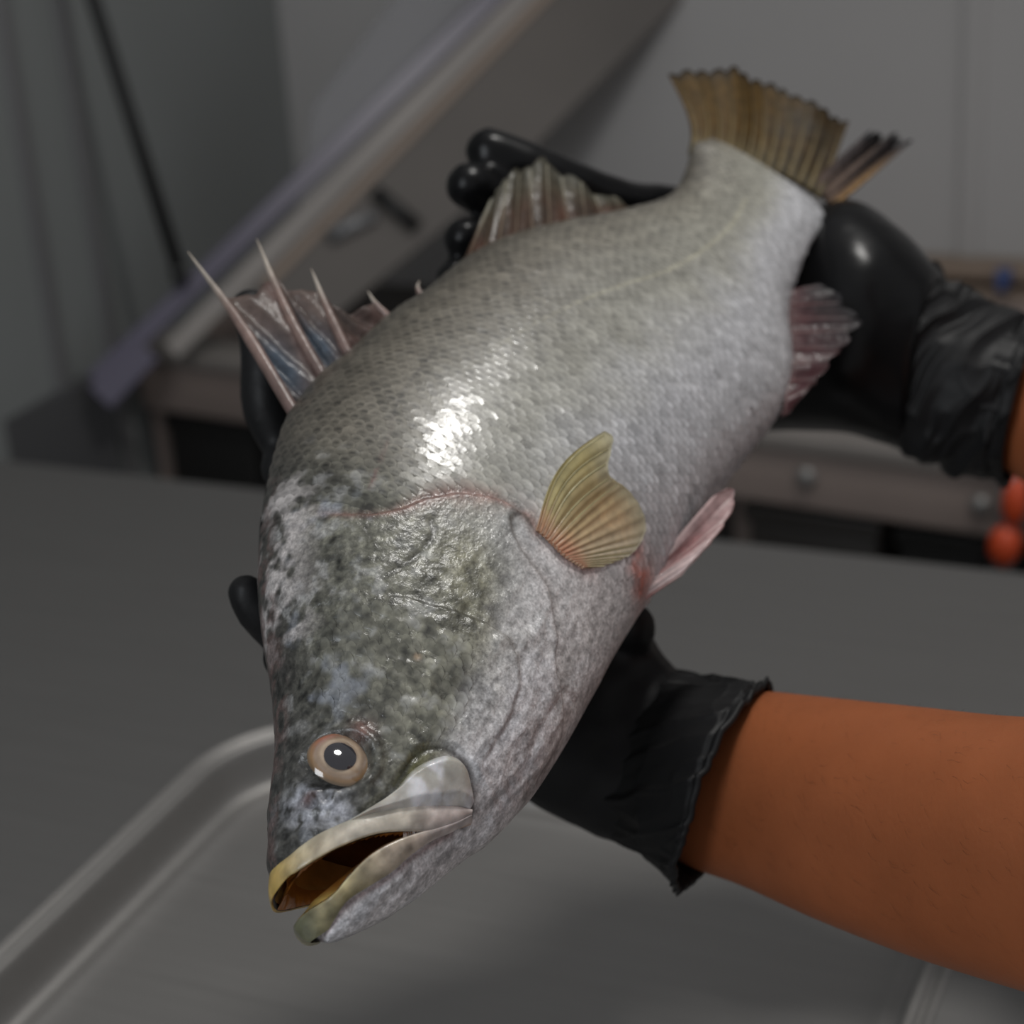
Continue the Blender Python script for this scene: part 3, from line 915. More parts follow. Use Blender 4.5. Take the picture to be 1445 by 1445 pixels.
def up_col(u, t, p):
    n = fbm(p, 130, 3, 81)
    c = mix(np.array([.50, .40, .22]), np.array([.50, .45, .38]), sstep(.05, .45, u))
    c = mix(c, np.array([.56, .48, .45]), sstep(.62, .85, u))
    c = mix(c, np.array([.22, .21, .17]), np.clip(.5 * sstep(.45, .0, t) + .5 * n, 0, .8) * sstep(.85, .4, u))
    c = mix(c, np.array([.58, .36, .08]), sstep(.86, 1.05, t) * sstep(.75, .4, u) * .85)
    c = mix(c, np.array([.55, .36, .07]), sstep(.22, .02, u) * .7)
    c = c * (1 + .5 * fbm(p, 320, 2, 85))[:, None]
    c = mix(c, np.array([.40, .17, .035]), sstep(1.3, 1.7, t))
    return c


def lo_col(u, t, p):
    n = fbm(p, 120, 3, 83)
    c = mix(np.array([.42, .36, .20]), np.array([.54, .45, .36]), sstep(.25, .6, u))
    c = mix(c, np.array([.52, .44, .42]), sstep(.6, .85, u))
    c = mix(c, np.array([.13, .125, .08]), np.clip(.25 + 1.1 * n, 0, .7) * sstep(.55, .1, u))
    c = mix(c, np.array([.11, .12, .075]), sstep(.16, .03, u) * .75)
    c = mix(c, np.array([.60, .40, .10]), sstep(.35, .0, t) * sstep(.9, .5, u) * .0 + sstep(1.0, 1.15, t) * sstep(.9, .6, u) * .75)
    c = c * (1 + .55 * fbm(p, 320, 2, 86))[:, None]
    c = mix(c, np.array([.40, .17, .035]), sstep(1.3, 1.7, t))
    return c


UP_TOP = [(666, 1141), (640, 1137), (582, 1138), (523, 1147), (464, 1170), (430, 1190), (404, 1212)]
f_ut = np.r_[F2(381, 1232)[:2], 0]; f_ub = np.r_[F2(388, 1263)[:2], 0]
UP_LIP = [(664, 1153), (642, 1166), (612, 1175), (590, 1175)] + UP_EDGE[3:]
LO_LIP = [(664, 1151), (642, 1161), (612, 1170), (590, 1175)] + LO_EDGE[3:]
lip('upper_lip', UP_TOP, UP_LIP, f_ut, f_ub, .0017, .0030, up_col, 1)
LO_BOT = [(662, 1160), (640, 1173), (609, 1187), (582, 1205), (554, 1230), (526, 1248), (490, 1272), (468, 1304), (454, 1325)]
f_lb = np.r_[F2(437, 1331)[:2], 0]; f_lt = np.r_[F2(417, 1300)[:2], 0]
lip('lower_lip', LO_BOT, LO_LIP, f_lb, f_lt, .0018, .0030, lo_col, -1)

# maxilla: pale plate over the corner of the mouth
top = XY([(478, 1162), (510, 1148), (535, 1133), (562, 1110), (582, 1086), (606, 1071), (632, 1064), (652, 1074), (662, 1092)], 60)
bot = XY([(478, 1164), (510, 1152), (540, 1145), (570, 1140), (600, 1138), (630, 1137), (650, 1138), (664, 1140), (671, 1128)], 60)
rows, cols = [], []
NVm = 26
for k in range(NVm):
    t = k / (NVm - 1)
    xy = top * (1 - t) + bot * t
    u = np.linspace(0, 1, 60)
    prof_h = np.minimum(1, 5 * np.minimum(t, 1 - t) + .0) ** .6 * np.minimum(1, 8 * (1 - u) + 0) ** .6 * sstep(0, .25, u)
    P = np.c_[xy, zsurf(xy[:, 0], xy[:, 1])]
    n = fbm(P, 150, 3, 91); n2 = fbm(P, 45, 2, 93)
    P[:, 2] += -.0012 + prof_h * (.0034 + .0005 * n)
    c = mix(np.array([.40, .39, .34]), np.array([.52, .49, .46]), np.full(60, t))
    c = mix(c, np.array([.66, .66, .70]), sstep(.0, .35, n + .3 * n2) * sstep(.35, .6, u) * .8)
    c = mix(c, np.array([.19, .18, .11]), sstep(.20, .0, np.full(60, t)) * sstep(.9, .6, u) * .8)
    c = mix(c, np.array([.20, .19, .15]), sstep(.45, .1, u) * .5)
    rows.append(P); cols.append(c * (1 + .3 * n)[:, None])
mx = mesh('maxilla', np.vstack(rows), grid_faces(NVm, 60), M_LIP, fish, col=np.vstack(cols))
mx.matrix_local = Matrix.Identity(4)

# eyes
en = np.array([0, .12, 1.0]); en /= np.linalg.norm(en)
e1v = np.cross([0, 1., 0], en); e1v /= np.linalg.norm(e1v); e2v = np.cross(en, e1v)
for side in (1, -1):
    nrg, nsg = 28, 64
    V, C = [], []
    for i in range(nrg):
        r = i / (nrg - 1)
        h = .0052 * math.sqrt(max(0, 1 - (r * .93) ** 2)) - .0040
        a = np.linspace(0, 2 * np.pi, nsg, endpoint=False)
        ecc = 1 + .10 * np.cos(a)                                   # slightly longer along the head
        p = EYE + (np.cos(a) * ecc * r * EYE_R)[:, None] * e1v + (np.sin(a) * r * EYE_R)[:, None] * e2v + en * (h + .0022)
        V.append(p * [1, 1, side])
        n = fbm(p, 300, 3, 101)
        c = mix(np.array([.27, .20, .145]), np.array([.25, .15, .075]), np.full(nsg, sstep(.6, .95, r)))
        c = mix(c, np.array([.42, .32, .23]), np.full(nsg, math.exp(-((r - .58) / .07) ** 2)))
        c = mix(c, np.array([.36, .12, .08]), np.exp(-((np.angle(np.exp(1j * (a - 1.05)))) / .55) ** 2) * sstep(.62, .85, r) * .8)
        c = mix(c, np.array([.10, .075, .05]), np.full(nsg, sstep(.88, 1.0, r) * .85))
        c = mix(c, np.array([.30, .29, .30]), np.full(nsg, math.exp(-((r - .78) / .05) ** 2)) * .35 * np.clip(.5 + n, 0, 1))
        C.append(c * (1 + .18 * n)[:, None])
    Vv = np.vstack(V)
    F = grid_faces(nrg, nsg, True)
    eye = mesh('eye', Vv, F if side > 0 else F[:, ::-1], M_EYE, fish, col=np.vstack(C))
    V = []
    for i in range(14):
        r = i / 13 * .50
        h = .0052 * math.sqrt(max(0, 1 - (r * .93) ** 2)) - .0040 + .00012
        p = EYE + (np.cos(a) * r * EYE_R * 1.04)[:, None] * e1v + (np.sin(a) * r * EYE_R)[:, None] * e2v + en * (h + .0022) + e1v * -.0003
        V.append(p * [1, 1, side])
    mesh('pupil', np.vstack(V), grid_faces(14, nsg, True) if side > 0 else grid_faces(14, nsg, True)[:, ::-1], M_PUPIL, eye)

# ---- scales: overlapping plates laid along the flank
TH_I = np.r_[np.arange(NN), np.arange(NF) + NN, NN + NF]
TH_E = np.r_[TH, 2 * np.pi]
XS_I = np.arange(NX)


def sample(x, th):
    fi = np.clip(np.interp(x, XS, XS_I), 0, NX - 1.001); fj = np.interp(th, TH_E, np.arange(NR + 1))
    i = fi.astype(int); a = (fi - i)[..., None]; j = fj.astype(int) % NR; b = (fj - fj.astype(int))[..., None]
    j2 = (j + 1) % NR
    g = lambda A: (A[i, j] * (1 - a) + A[i + 1, j] * a) * (1 - b) + (A[i, j2] * (1 - a) + A[i + 1, j2] * a) * b
    n = g(N1)
    return g(P1), n / (np.linalg.norm(n, axis=-1)[..., None] + 1e-12)


SCALE_EDGE = XY([(355, 760), (385, 745), (430, 716), (495, 720), (560, 716), (610, 695), (660, 690), (720, 703), (765, 735), (800, 780), (850, 808), (905, 830)], 60)
CHEEK = XY([(470, 880), (520, 860), (600, 880), (650, 905), (665, 950), (650, 1010), (620, 1045), (590, 1040), (560, 1080), (525, 1020), (455, 1010), (440, 940)], 80)


def arc_theta(x, n=200):
    """equal arc length angles of one side at station x"""
    th = np.linspace(0, np.pi, n)
    P, _ = sample(np.full(n, x), th)
    s = np.r_[0, np.cumsum(np.linalg.norm(np.diff(P, axis=0), axis=1))]
    return th, s


SV, SF, SCC, off = [], [], [], 0
NA, NB = 6, 6


def lay(x0, x1, dx, dv, lift, test, side, contrast):
    """rows of scales between stations; dv = visible height"""
    global off
    A, B = np.meshgrid(np.linspace(0, 1, NA), np.linspace(-1, 1, NB), indexing='ij')
    A, B = A.ravel(), B.ravel()
    x = x0; k = 0; xs_, ths_, hs_ = [], [], []
    while x < x1:
        th, s = arc_theta(x)
        loc = dv * (.62 + .38 * s[-1] / .17)
        n = max(6, int(round(s[-1] / loc)))
        pos = (np.arange(n) + (.5 if k % 2 else 0.0)) / n * s[-1]
        pos = pos + RNG.normal(0, .035 * loc, n)
        t = np.interp(pos, s, th)
        dth = np.interp(pos + loc * .62, s, th) - np.interp(pos - loc * .62, s, th)
        xs_ += [np.full(n, x) + RNG.normal(0, .05 * dx, n)]; ths_ += [t]; hs_ += [np.maximum(dth / 2, 1e-3)]
        x += dx * (.74 + .26 * s[-1] / .17); k += 1
    xs_, ths_, hs_ = map(np.concatenate, (xs_, ths_, hs_))
    P, _ = sample(xs_, ths_)
    m = test(P, np.cos(ths_)) & (ths_ > .05) & (ths_ < np.pi - .05)
    xs_, ths_, hs_ = xs_[m], ths_[m], hs_[m]
    ns = len(xs_)
    L = dx * 1.45
    xx = xs_[:, None] + L * (A * (1 - .34 * B ** 2) - .2)
    tt = ths_[:, None] + hs_[:, None] * B
    tt = np.clip(tt, .0, np.pi)
    if side < 0: tq = 2 * np.pi - tt
    else: tq = tt
    P, Nn = sample(xx, np.minimum(tq, 2 * np.pi - 1e-4))
    li = lift * (RNG.uniform(.65, 1.35, ns) * (1 + .7 * sstep(.1, -.4, np.cos(ths_))))[:, None]
    tilt = RNG.normal(0, .16, ns)[:, None]
    hgt = .00006 + li * (A ** 1.4) * (1 - .25 * B ** 2 + tilt * B) - .00035 * (A < .01)
    Vv = P + Nn * hgt[..., None]
    ctr, _ = sample(xs_ + dx * .4, ths_ if side > 0 else 2 * np.pi - ths_)
    vv_ = np.cos(np.where(tq > np.pi, 2 * np.pi - tq, tq))
    base = skin(Vv.reshape(-1, 3), vv_.ravel()).reshape(ns, NA * NB, 3)
    vth = np.cos(ths_)
    tone = np.clip(RNG.normal(1, .10, ns), .7, 1.3)[:, None]
    # pale body of the scale, darker exposed root and thin dark rim
    root = sstep(.52, .28, A)[None, :]
    rim = (sstep(.80, 1.0, A) * .55 + .45 * sstep(.75, 1., np.abs(B)))[None, :]
    up = sstep(-.35, .5, vth)[:, None]
    spot = np.exp(-((A - .62) / .19) ** 2 - (B / .70) ** 2)[None, :] * np.clip(RNG.normal(.72, .3, ns), 0, 1.1)[:, None]   # dark pigment in the middle of each scale
    glint = np.exp(-((A - .80) / .14) ** 2 - (B / .8) ** 2)[None, :] * (1 - up) * np.clip(RNG.normal(.6, .35, ns), 0, 1.2)[:, None]  # specular dash of the free edge, painted into the lower-flank colour
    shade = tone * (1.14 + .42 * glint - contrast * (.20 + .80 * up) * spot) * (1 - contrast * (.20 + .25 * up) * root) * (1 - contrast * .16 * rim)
    ccol = base * shade[..., None]
    F = grid_faces(NA, NB)
    F = F if side > 0 else F[:, ::-1]
    SV.append(Vv.reshape(-1, 3)); SCC.append(ccol.reshape(-1, 3))
    SF.append((F[None] + (np.arange(ns) * NA * NB)[:, None, None]).reshape(-1, 4) + off); off += ns * NA * NB
    return ns


sd_ref = poly_dist(hit(760, 560)[None, :2], SCALE_EDGE)[2][0]


def on_flank(P, v):
    d, t, s = poly_dist(P[:, :2], SCALE_EDGE)
    return (s == sd_ref) | (P[:, 0] > SCALE_EDGE[:, 0].max())


nsc = lay(hit(500, 760)[0] - .01, SL - .004, .0033, .0047, .00036, on_flank, 1, .9)
nsc += lay(hit(500, 760)[0] - .01, SL - .004, .0060, .0080, .0004, on_flank, -1, .8)
nch = lay(hit(560, 1080)[0], hit(560, 850)[0], .0033, .0036, .00028, lambda P, v: inside(P[:, :2], CHEEK) & (RNG.random(len(P)) < .8), 1, .45)
print('scales', nsc, nch)
print('scale verts', off)
sc = mesh('scales', np.vstack(SV), np.vstack(SF), M_SCALE, fish, col=np.vstack(SCC))
sc['kind'] = 'stuff'

# ------------------------------------------------------------------ fins
def fin_sheet(name, base, tip, m, colf, th=.0006, nu=60, nv=22, ridge=.0005, nray=12, wave=None, parent=None, tipjag=None, pw=1.0):
    """two-sided sheet between base and tip curves (fish frame); ridged along its rays"""
    A = smooth_curve(base, nu); B = smooth_curve(tip, nu)
    u = np.linspace(0, 1, nu)
    if tipjag is not None:
        B = B + (A - B) * tipjag(u)[:, None]
    rows = []
    for k in range(nv):
        t = (k / (nv - 1)) ** pw
        rows.append(A * (1 - t) + B * t)
    P = np.array(rows)                                             # nv, nu, 3
    if wave is not None:
        T, U = np.meshgrid(np.linspace(0, 1, nv), u, indexing='ij')
        P = P + wave(U, T)
    du = np.gradient(P, axis=1); dv = np.gradient(P, axis=0)
    n = np.cross(du, dv); n /= np.linalg.norm(n, axis=-1)[..., None] + 1e-12
    T, U = np.meshgrid(np.linspace(0, 1, nv), u, indexing='ij')
    hh = th * (1 - .6 * T) + ridge * (np.abs(np.cos(np.pi * U * nray)) ** 3) * (1 - .5 * T)
    top = (P + n * hh[..., None]).reshape(-1, 3); bo = (P - n * hh[..., None]).reshape(-1, 3)
    F = grid_faces(nv, nu); k = nv * nu
    rim = np.r_[np.arange(nu), (np.arange(1, nv) * nu + nu - 1), (nv - 1) * nu + np.arange(nu - 2, -1, -1), np.arange(nv - 2, 0, -1) * nu]
    r2 = np.roll(rim, -1)
    side = np.stack([rim, rim + k, r2 + k, r2], 1)
    Fa = np.vstack([F[:, ::-1], F + k, side])
    c = colf(U.ravel(), T.ravel(), P.reshape(-1, 3))
    return mesh(name, np.vstack([top, bo]), Fa, m, parent or fish, col=np.vstack([c, c])), P, n


def rays_on(parent, P, n, m, count, r0, r1, colf, v0=.02, v1=.96, name='ray', us=None):
    nv, nu = P.shape[:2]
    us = np.linspace(.02, .98, count) if us is None else us
    for k, u in enumerate(us):
        j = u * (nu - 1); j0 = int(min(j, nu - 2)); f = j - j0
        path = P[:, j0] * (1 - f) + P[:, j0 + 1] * f
        a, b = int(v0 * (nv - 1)), int(round(v1 * (nv - 1)))
        path = path[a:b + 1][::max(1, (b - a) // 9)]
        V, F = tube_mesh(path, np.linspace(r0, r1, len(path)), 6)
        t = np.repeat(np.linspace(0, 1, len(path)), 6)
        mesh(name, V, F, m, parent, col=colf(np.full(len(V), u), t, np.asarray(V)))


zc = 0.0
# caudal fin: upper lobe sheet and the folded lower lobe
def cau_col(u, t, p):
    n = fbm(p, 90, 3, 111)
    c = mix(np.array([.15, .127, .072]), np.array([.098, .056, .014]), sstep(.0, .4, t))
    c = mix(c, np.array([.055, .038, .022]), sstep(.35, .75, u + .1 * n) * .6)
    c = mix(c, np.array([.07, .062, .05]), np.clip(.35 + 1.0 * n, 0, 1) * sstep(.25, .7, u) * .7)
    c = mix(c, np.array([.025, .024, .022]), sstep(.88, 1.0, t + .06 * n) * .85)
    return c


jag = lambda k, a, s: (lambda u: a * np.abs(np.sin(np.pi * u * k + .4 * np.sin(9 * u))) ** 6 + a * .6 * np.clip(vnoise(np.c_[u * 31, u * 0, u * 0], 1, s), 0, 1))
cb = [F2(972, 214), F2(1000, 224), F2(1040, 232), F2(1080, 240), F2(1112, 252), F2(1140, 268), F2(1158, 280)]
ct = [F2(943, 106, .004), F2(985, 104, .008), F2(1040, 99, .012), F2(1086, 113, .008), F2(1120, 128, .012), F2(1156, 157, .010), F2(1194, 176, .004)]
cau_wave = lambda U, T: np.stack([-.012 * np.exp(-((U - .0) / .2) ** 2) * np.sin(np.pi * T) * 0, -.006 * np.sin(np.pi * T) * (1 - U), .0012 * np.sin(U * 26) * T ** 1.0 + .0025 * np.sin(U * 9) * T], -1)
caud, Pc, nc_ = fin_sheet('caudal_fin', cb, ct, M_TAIL, cau_col, .0008, 90, 24, .0006, 13, cau_wave, tipjag=jag(13, .05, 5))
rays_on(caud, Pc, nc_, M_DRY, 13, .0012, .0006, lambda u, t, p: mix(np.array([.17, .13, .065]), np.array([.05, .036, .016]), sstep(.2, 1, t)))
lb = [F2(1142, 262), F2(1156, 272), F2(1166, 282), F2(1176, 293)]
lt_ = [F2(1226, 186, .010), F2(1250, 190, .006), F2(1272, 192, 0), F2(1284, 203, -.006)]


def cau2_col(u, t, p):
    n = fbm(p, 90, 3, 113)
    c = mix(np.array([.12, .085, .070]), np.array([.070, .058, .058]), sstep(0, .6, t))
    c = mix(c, np.array([.32, .19, .08]), sstep(.7, 1, u) * sstep(.95, .3, t) * .9)
    c = mix(c, np.array([.02, .02, .022]), sstep(.78, .98, t + .05 * n))
    return c


low, Pl_, nl_ = fin_sheet('caudal_fin', lb, lt_, M_TAIL, cau2_col, .0009, 40, 20, .0006, 5, lambda U, T: np.stack([U * 0, U * 0, .002 * np.sin(U * 14) * T], -1), tipjag=jag(4, .12, 9))
low['label'] = 'lower lobe of the tail fin, bent aside'
rays_on(low, Pl_, nl_, M_DRY, 5, .0012, .0007, lambda u, t, p: mix(np.array([.13, .085, .06]), np.array([.04, .035, .035]), sstep(.5, 1, t)))

# spiny dorsal fin: five strong spines with a wet membrane between
SP = [((405, 585), (337, 454), (265, 355), .0031), ((447, 538), (408, 447), (362, 337), .0030), ((483, 509), (466, 446), (439, 379), .0027),
      ((546, 452), (533, 432), (519, 411), .0022), ((590, 421), (590, 409), (592, 396), .0019)]
df = empty('spiny_dorsal_fin'); df.parent = fish
zz = (.000, .003, .005, .003, .002); SP = [(a_, b_, c_, d_ * .82) for a_, b_, c_, d_ in SP]
spine_paths = []
for (b, mdl, tp, r), z in zip(SP, zz):
    p = smooth_curve([F2(*b, 0.0) - np.array([0, .006, 0]), F2(*mdl, z * .5), F2(*tp, z)], 18)
    spine_paths.append(p)
    t = np.linspace(0, 1, 18)
    V, F = tube_mesh(p, r * (1 - .18 * t) * np.clip((1.02 - t) / .55, .04, 1) ** .75, 10)
    tt = np.repeat(t, 10)
    c = mix(np.array([.20, .13, .115]), np.array([.30, .20, .17]), sstep(0, .5, tt))
    c = mix(c, np.array([.52, .45, .38]), sstep(.6, .85, tt))
    c = c * .62 * (1 + .35 * fbm(V, 200, 3, 121))[:, None]
    mesh('spine', V, F, M_RAY, df, col=c)


def mem_col(u, t, p):
    n = fbm(p, 110, 3, 131)
    c = mix(np.array([.13, .095, .085]), np.array([.20, .15, .13]), np.clip(.5 + n, 0, 1))
    w = np.exp(-((u - .5) / .26) ** 2) * np.exp(-((t - .38) / .25) ** 2)
    c = mix(c, np.array([.10, .14, .19]), np.clip(w * 1.1, 0, .9))
    c = mix(c, np.array([.24, .12, .11]), sstep(.16, .0, u) * .6 + sstep(.84, 1., u) * .5)
    return c


mid_top = [[(319, 415), (345, 411), (362, 412), (372, 398)], [(387, 384), (405, 396), (420, 404), (446, 407)], [(461, 418), (478, 430), (500, 433), (522, 425)],
           [(534, 434), (550, 443), (566, 440), (588, 416)]]
for k in range(4):
    a, b = spine_paths[k], spine_paths[k + 1]
    zt = (zz[k] + zz[k + 1]) / 2
    tops = [F2(*q, zt * .9 + .001) for q in mid_top[k]]
    # membrane grid: left spine -> right spine, foot -> free edge
    ta = {0: .55, 1: .70, 2: .74, 3: .55}[k]
    nu, nv = 34, 22
    L0 = smooth_curve([a[0], a[int(ta * 9)], a[int(ta * 17)]], nv); R0_ = smooth_curve([b[0], b[int(.37 * 17)], b[int(.74 * 17) if k != 3 else 12]], nv)
    top = smooth_curve([L0[-1]] + tops + [R0_[-1]], nu); bot = np.linspace(L0[0], R0_[0], nu)
    u = np.linspace(0, 1, nu)[None, :, None]; t = np.linspace(0, 1, nv)[:, None, None]
    G = (1 - u) * L0[:, None] + u * R0_[:, None] + (1 - t) * bot[None] + t * top[None] - ((1 - u) * (1 - t) * L0[0] + u * (1 - t) * R0_[0] + (1 - u) * t * L0[-1] + u * t * R0_[-1])
    U, T = np.meshgrid(np.linspace(0, 1, nu), np.linspace(0, 1, nv), indexing='ij'); U, T = U.T, T.T
    G[..., 2] += -.0035 * np.sin(np.pi * U) + .0012 * np.sin(U * 17 + T * 9) * np.sin(np.pi * U) + .0008 * fbm(G, 120, 3, 140 + k)
    c = mem_col(U.ravel(), T.ravel(), G.reshape(-1, 3))
    if k > 1: c = mix(np.array([.11, .085, .075]), np.array([.16, .10, .088]), np.clip(.5 + fbm(G.reshape(-1, 3), 110, 3, 131), 0, 1))
    o = mesh('membrane', G.reshape(-1, 3), grid_faces(nv, nu), M_FINCLEAR, df, col=c)
    so = o.modifiers.new('thickness', 'SOLIDIFY'); so.thickness = .0006; so.offset = 0

# soft dorsal fin
def sd_col(u, t, p):
    n = fbm(p, 100, 3, 151)
    c = mix(np.array([.10, .072, .055]), np.array([.12, .10, .068]), sstep(.2, .8, t))
    c = mix(c, np.array([.20, .09, .06]), np.clip(.4 + 1.2 * n, 0, 1) * sstep(.7, .2, t) * .6)
    c = mix(c, np.array([.15, .15, .125]), sstep(.55, .95, t) * .6)
    return c


sb = [F2(652, 372), F2(680, 358), F2(715, 344), F2(760, 328), F2(810, 318), F2(860, 308), F2(905, 298)]
st_ = [F2(692, 284, .006), F2(716, 248, .008), F2(745, 232, .008), F2(766, 226, .008), F2(795, 242, .007), F2(832, 266, .005), F2(892, 292, .002)]
sdf, Ps, ns_ = fin_sheet('soft_dorsal_fin', sb, st_, M_FINCLEAR, sd_col, .0006, 70, 20, .0006, 11, lambda U, T: np.stack([U * 0, U * 0, .0018 * np.sin(U * 30) * T], -1), tipjag=jag(11, .05, 15))
rays_on(sdf, Ps, ns_, M_DRY, 11, .0011, .0006, lambda u, t, p: mix(np.array([.12, .085, .06]), np.array([.20, .185, .14]), sstep(.3, .9, t)))

# anal fin
def an_col(u, t, p):
    n = fbm(p, 100, 3, 161)
    c = mix(np.array([.22, .14, .14]), np.array([.10, .038, .044]), sstep(.0, .35, t))
    c = mix(c, np.array([.05, .048, .05]), sstep(.75, .2, u) * sstep(.15, .6, t) * .75)
    c = mix(c, np.array([.16, .105, .105]), sstep(.7, 1, t) * sstep(.3, .8, u) * .7)
    c = mix(c, np.array([.035, .035, .038]), sstep(.6, .95, t + .1 * n) * sstep(.65, .3, u) * .8)
    return c


ab = [F2(1112, 412, .002), F2(1104, 450, .003), F2(1106, 490, .004), F2(1110, 530, .004), F2(1104, 588, .004)]
at_ = [F2(1156, 402, .006), F2(1214, 444, .010), F2(1204, 474, .012), F2(1184, 498, .010), F2(1154, 536, .008), F2(1114, 580, .005)]
anf, Pa, na_ = fin_sheet('anal_fin', ab, at_, M_FINCLEAR, an_col, .0007, 60, 20, .0007, 9, lambda U, T: np.stack([U * 0, U * 0, .002 * np.sin(U * 24) * T], -1), tipjag=jag(9, .10, 17))
rays_on(anf, Pa, na_, M_DRY, 9, .0012, .0007, lambda u, t, p: mix(np.array([.12, .06, .06]), np.array([.13, .11, .11]), sstep(.4, 1, t)))

# pelvic fins (the far one mirrored behind)
def pv_col(u, t, p):
    n = fbm(p, 120, 3, 171)
    c = mix(np.array([.50, .40, .40]), np.array([.58, .40, .39]), t)
    c = mix(c, np.array([.36, .12, .12]), np.exp(-((u - .40) / .22) ** 2) * sstep(1.0, .5, t) * np.clip(.85 + .6 * n, 0, 1))
    c = mix(c, np.array([.60, .50, .50]), sstep(.62, .95, u) * .7)
    return c


for sd in (1, -1):
    pbs = [F2(925, 800, .006), F2(914, 818, .007), F2(906, 836, .007), F2(897, 852, .005)]
    pts_ = [F2(1006, 702, .020), F2(1018, 692, .022), F2(1031, 689, .022), F2(1038, 699, .021), F2(1030, 728, .020), F2(1003, 766, .017), F2(960, 812, .013)]
    if sd < 0:
        pbs = [p * [1, 1, -.6] for p in pbs]; pts_ = [p * [1, 1, -1] + [-.01, .012, 0] for p in pts_]
    pv, Pv, nv_ = fin_sheet('pelvic_fin', pbs, pts_, M_FIN, pv_col, .0009, 50, 22, .0006, 6, lambda U, T: np.stack([U * 0, U * 0, -.004 * np.exp(-((U - .38) / .16) ** 2) * np.sin(np.pi * np.minimum(T * 1.1, 1))], -1), tipjag=jag(6, .03, 19))
    rays_on(pv, Pv, nv_, M_RAY, 6, .0010, .0006, v0=.22, colf=lambda u, t, p: mix(np.array([.42, .22, .21]), np.array([.60, .48, .46]), t))

# pectoral fin: leading rays stand up, the rest lies on the flank
def lifted(px, py, d):
    h = hit(px, py); r = rayf(px, py); r = r / np.linalg.norm(r)
    return h - r * d


def pc_col(u, t, p):
    n = fbm(p, 120, 3, 181)
    c = mix(np.array([.60, .47, .30]), np.array([.47, .42, .23]), sstep(.5, .0, u))
    c = mix(c, np.array([.62, .555, .44]), sstep(.35, .8, u) * .9)
    c = mix(c, np.array([.48, .46, .36]), sstep(.7, 1.0, t) * .8)
    c = mix(c, np.array([.50, .24, .17]), sstep(.22, .0, t) * .7)
    return c * 1.5 * (1 + .2 * n)[:, None]


pcb = [lifted(757, 748, .001), lifted(768, 757, .0015), lifted(782, 770, .002), lifted(798, 785, .002), lifted(822, 800, .001)]
pct = [lifted(852, 609, .020), lifted(864, 616, .020), lifted(862, 634, .017), lifted(858, 668, .012), lifted(884, 690, .005), lifted(905, 720, .003), lifted(910, 750, .002), lifted(890, 782, .0015), lifted(850, 800, .001)]
pcf, Pp, np_ = fin_sheet('pectoral_fin', pcb, pct, M_PECT, pc_col, .0005, 100, 26, .0005, 15, lambda U, T: (np.sin(np.pi * T) * np.exp(-(U / .25) ** 2) * .006)[..., None] * np.array([-.7, .9, .6]), pw=.9)
rays_on(pcf, Pp, np_, M_RAY, 14, .0008, .0004, lambda u, t, p: mix(np.array([.56, .36, .24]), np.array([.42, .38, .21]), sstep(0, .4, t)))
far, Pq, nq_ = fin_sheet('pectoral_fin', [p * [1, 1, -1] for p in pcb], [p * [1, 1, -1] for p in pct], M_FIN, pc_col, .0005, 40, 12, .0004, 15)

# ------------------------------------------------------------------ person: two forearms, gloves
def F3(px, py, z):                            # world point at height z over the fish's middle plane on the line through (px, py)
    return to_world(F2(px, py, z))


person = empty('person')


def loft(stations, n=64, power=2.0, res=10):
    """rings from (centre, half-width axis vector, half-thickness axis vector)"""
    C = smooth_curve([s[0] for s in stations], 0 or len(stations) * 10)
    A = smooth_curve([s[1] for s in stations], len(C)) if False else None
    k = np.linspace(0, len(stations) - 1, len(stations) * res)
    def cr(vals):
        P = np.asarray(vals, float); E = np.vstack([2 * P[0] - P[1], P, 2 * P[-1] - P[-2]])
        i = np.clip(k.astype(int), 0, len(P) - 2); t = (k - i)[:, None]
        p0, p1, p2, p3 = E[i], E[i + 1], E[i + 2], E[i + 3]
        return .5 * (2 * p1 + (p2 - p0) * t + (2 * p0 - 5 * p1 + 4 * p2 - p3) * t ** 2 + (3 * p1 - p0 - 3 * p2 + p3) * t ** 3)
    C, A, B = cr([s[0] for s in stations]), cr([s[1] for s in stations]), cr([s[2] for s in stations])
    a = np.linspace(0, 2 * np.pi, n, endpoint=False)
    ca, sa = np.cos(a), np.sin(a)
    ca = np.sign(ca) * np.abs(ca) ** (2 / power); sa = np.sign(sa) * np.abs(sa) ** (2 / power)
    V = C[:, None] + ca[None, :, None] * A[:, None] + sa[None, :, None] * B[:, None]
    return V, k / (len(stations) - 1), a


def cam_dir(x, y, z):
    v = W_FROM_C @ np.array([x, y, z], float); return v / np.linalg.norm(v)


def section(px_top, px_bot, depth, thick, tilt=-.42):
    """ring spanning two silhouette pixels at a depth; thickness along the view"""
    a = at_depth(*px_top, depth); b = at_depth(*px_bot, depth)
    c = (a + b) / 2
    return c, (a - b) / 2, cam_dir(-tilt, 0, 1) * thick


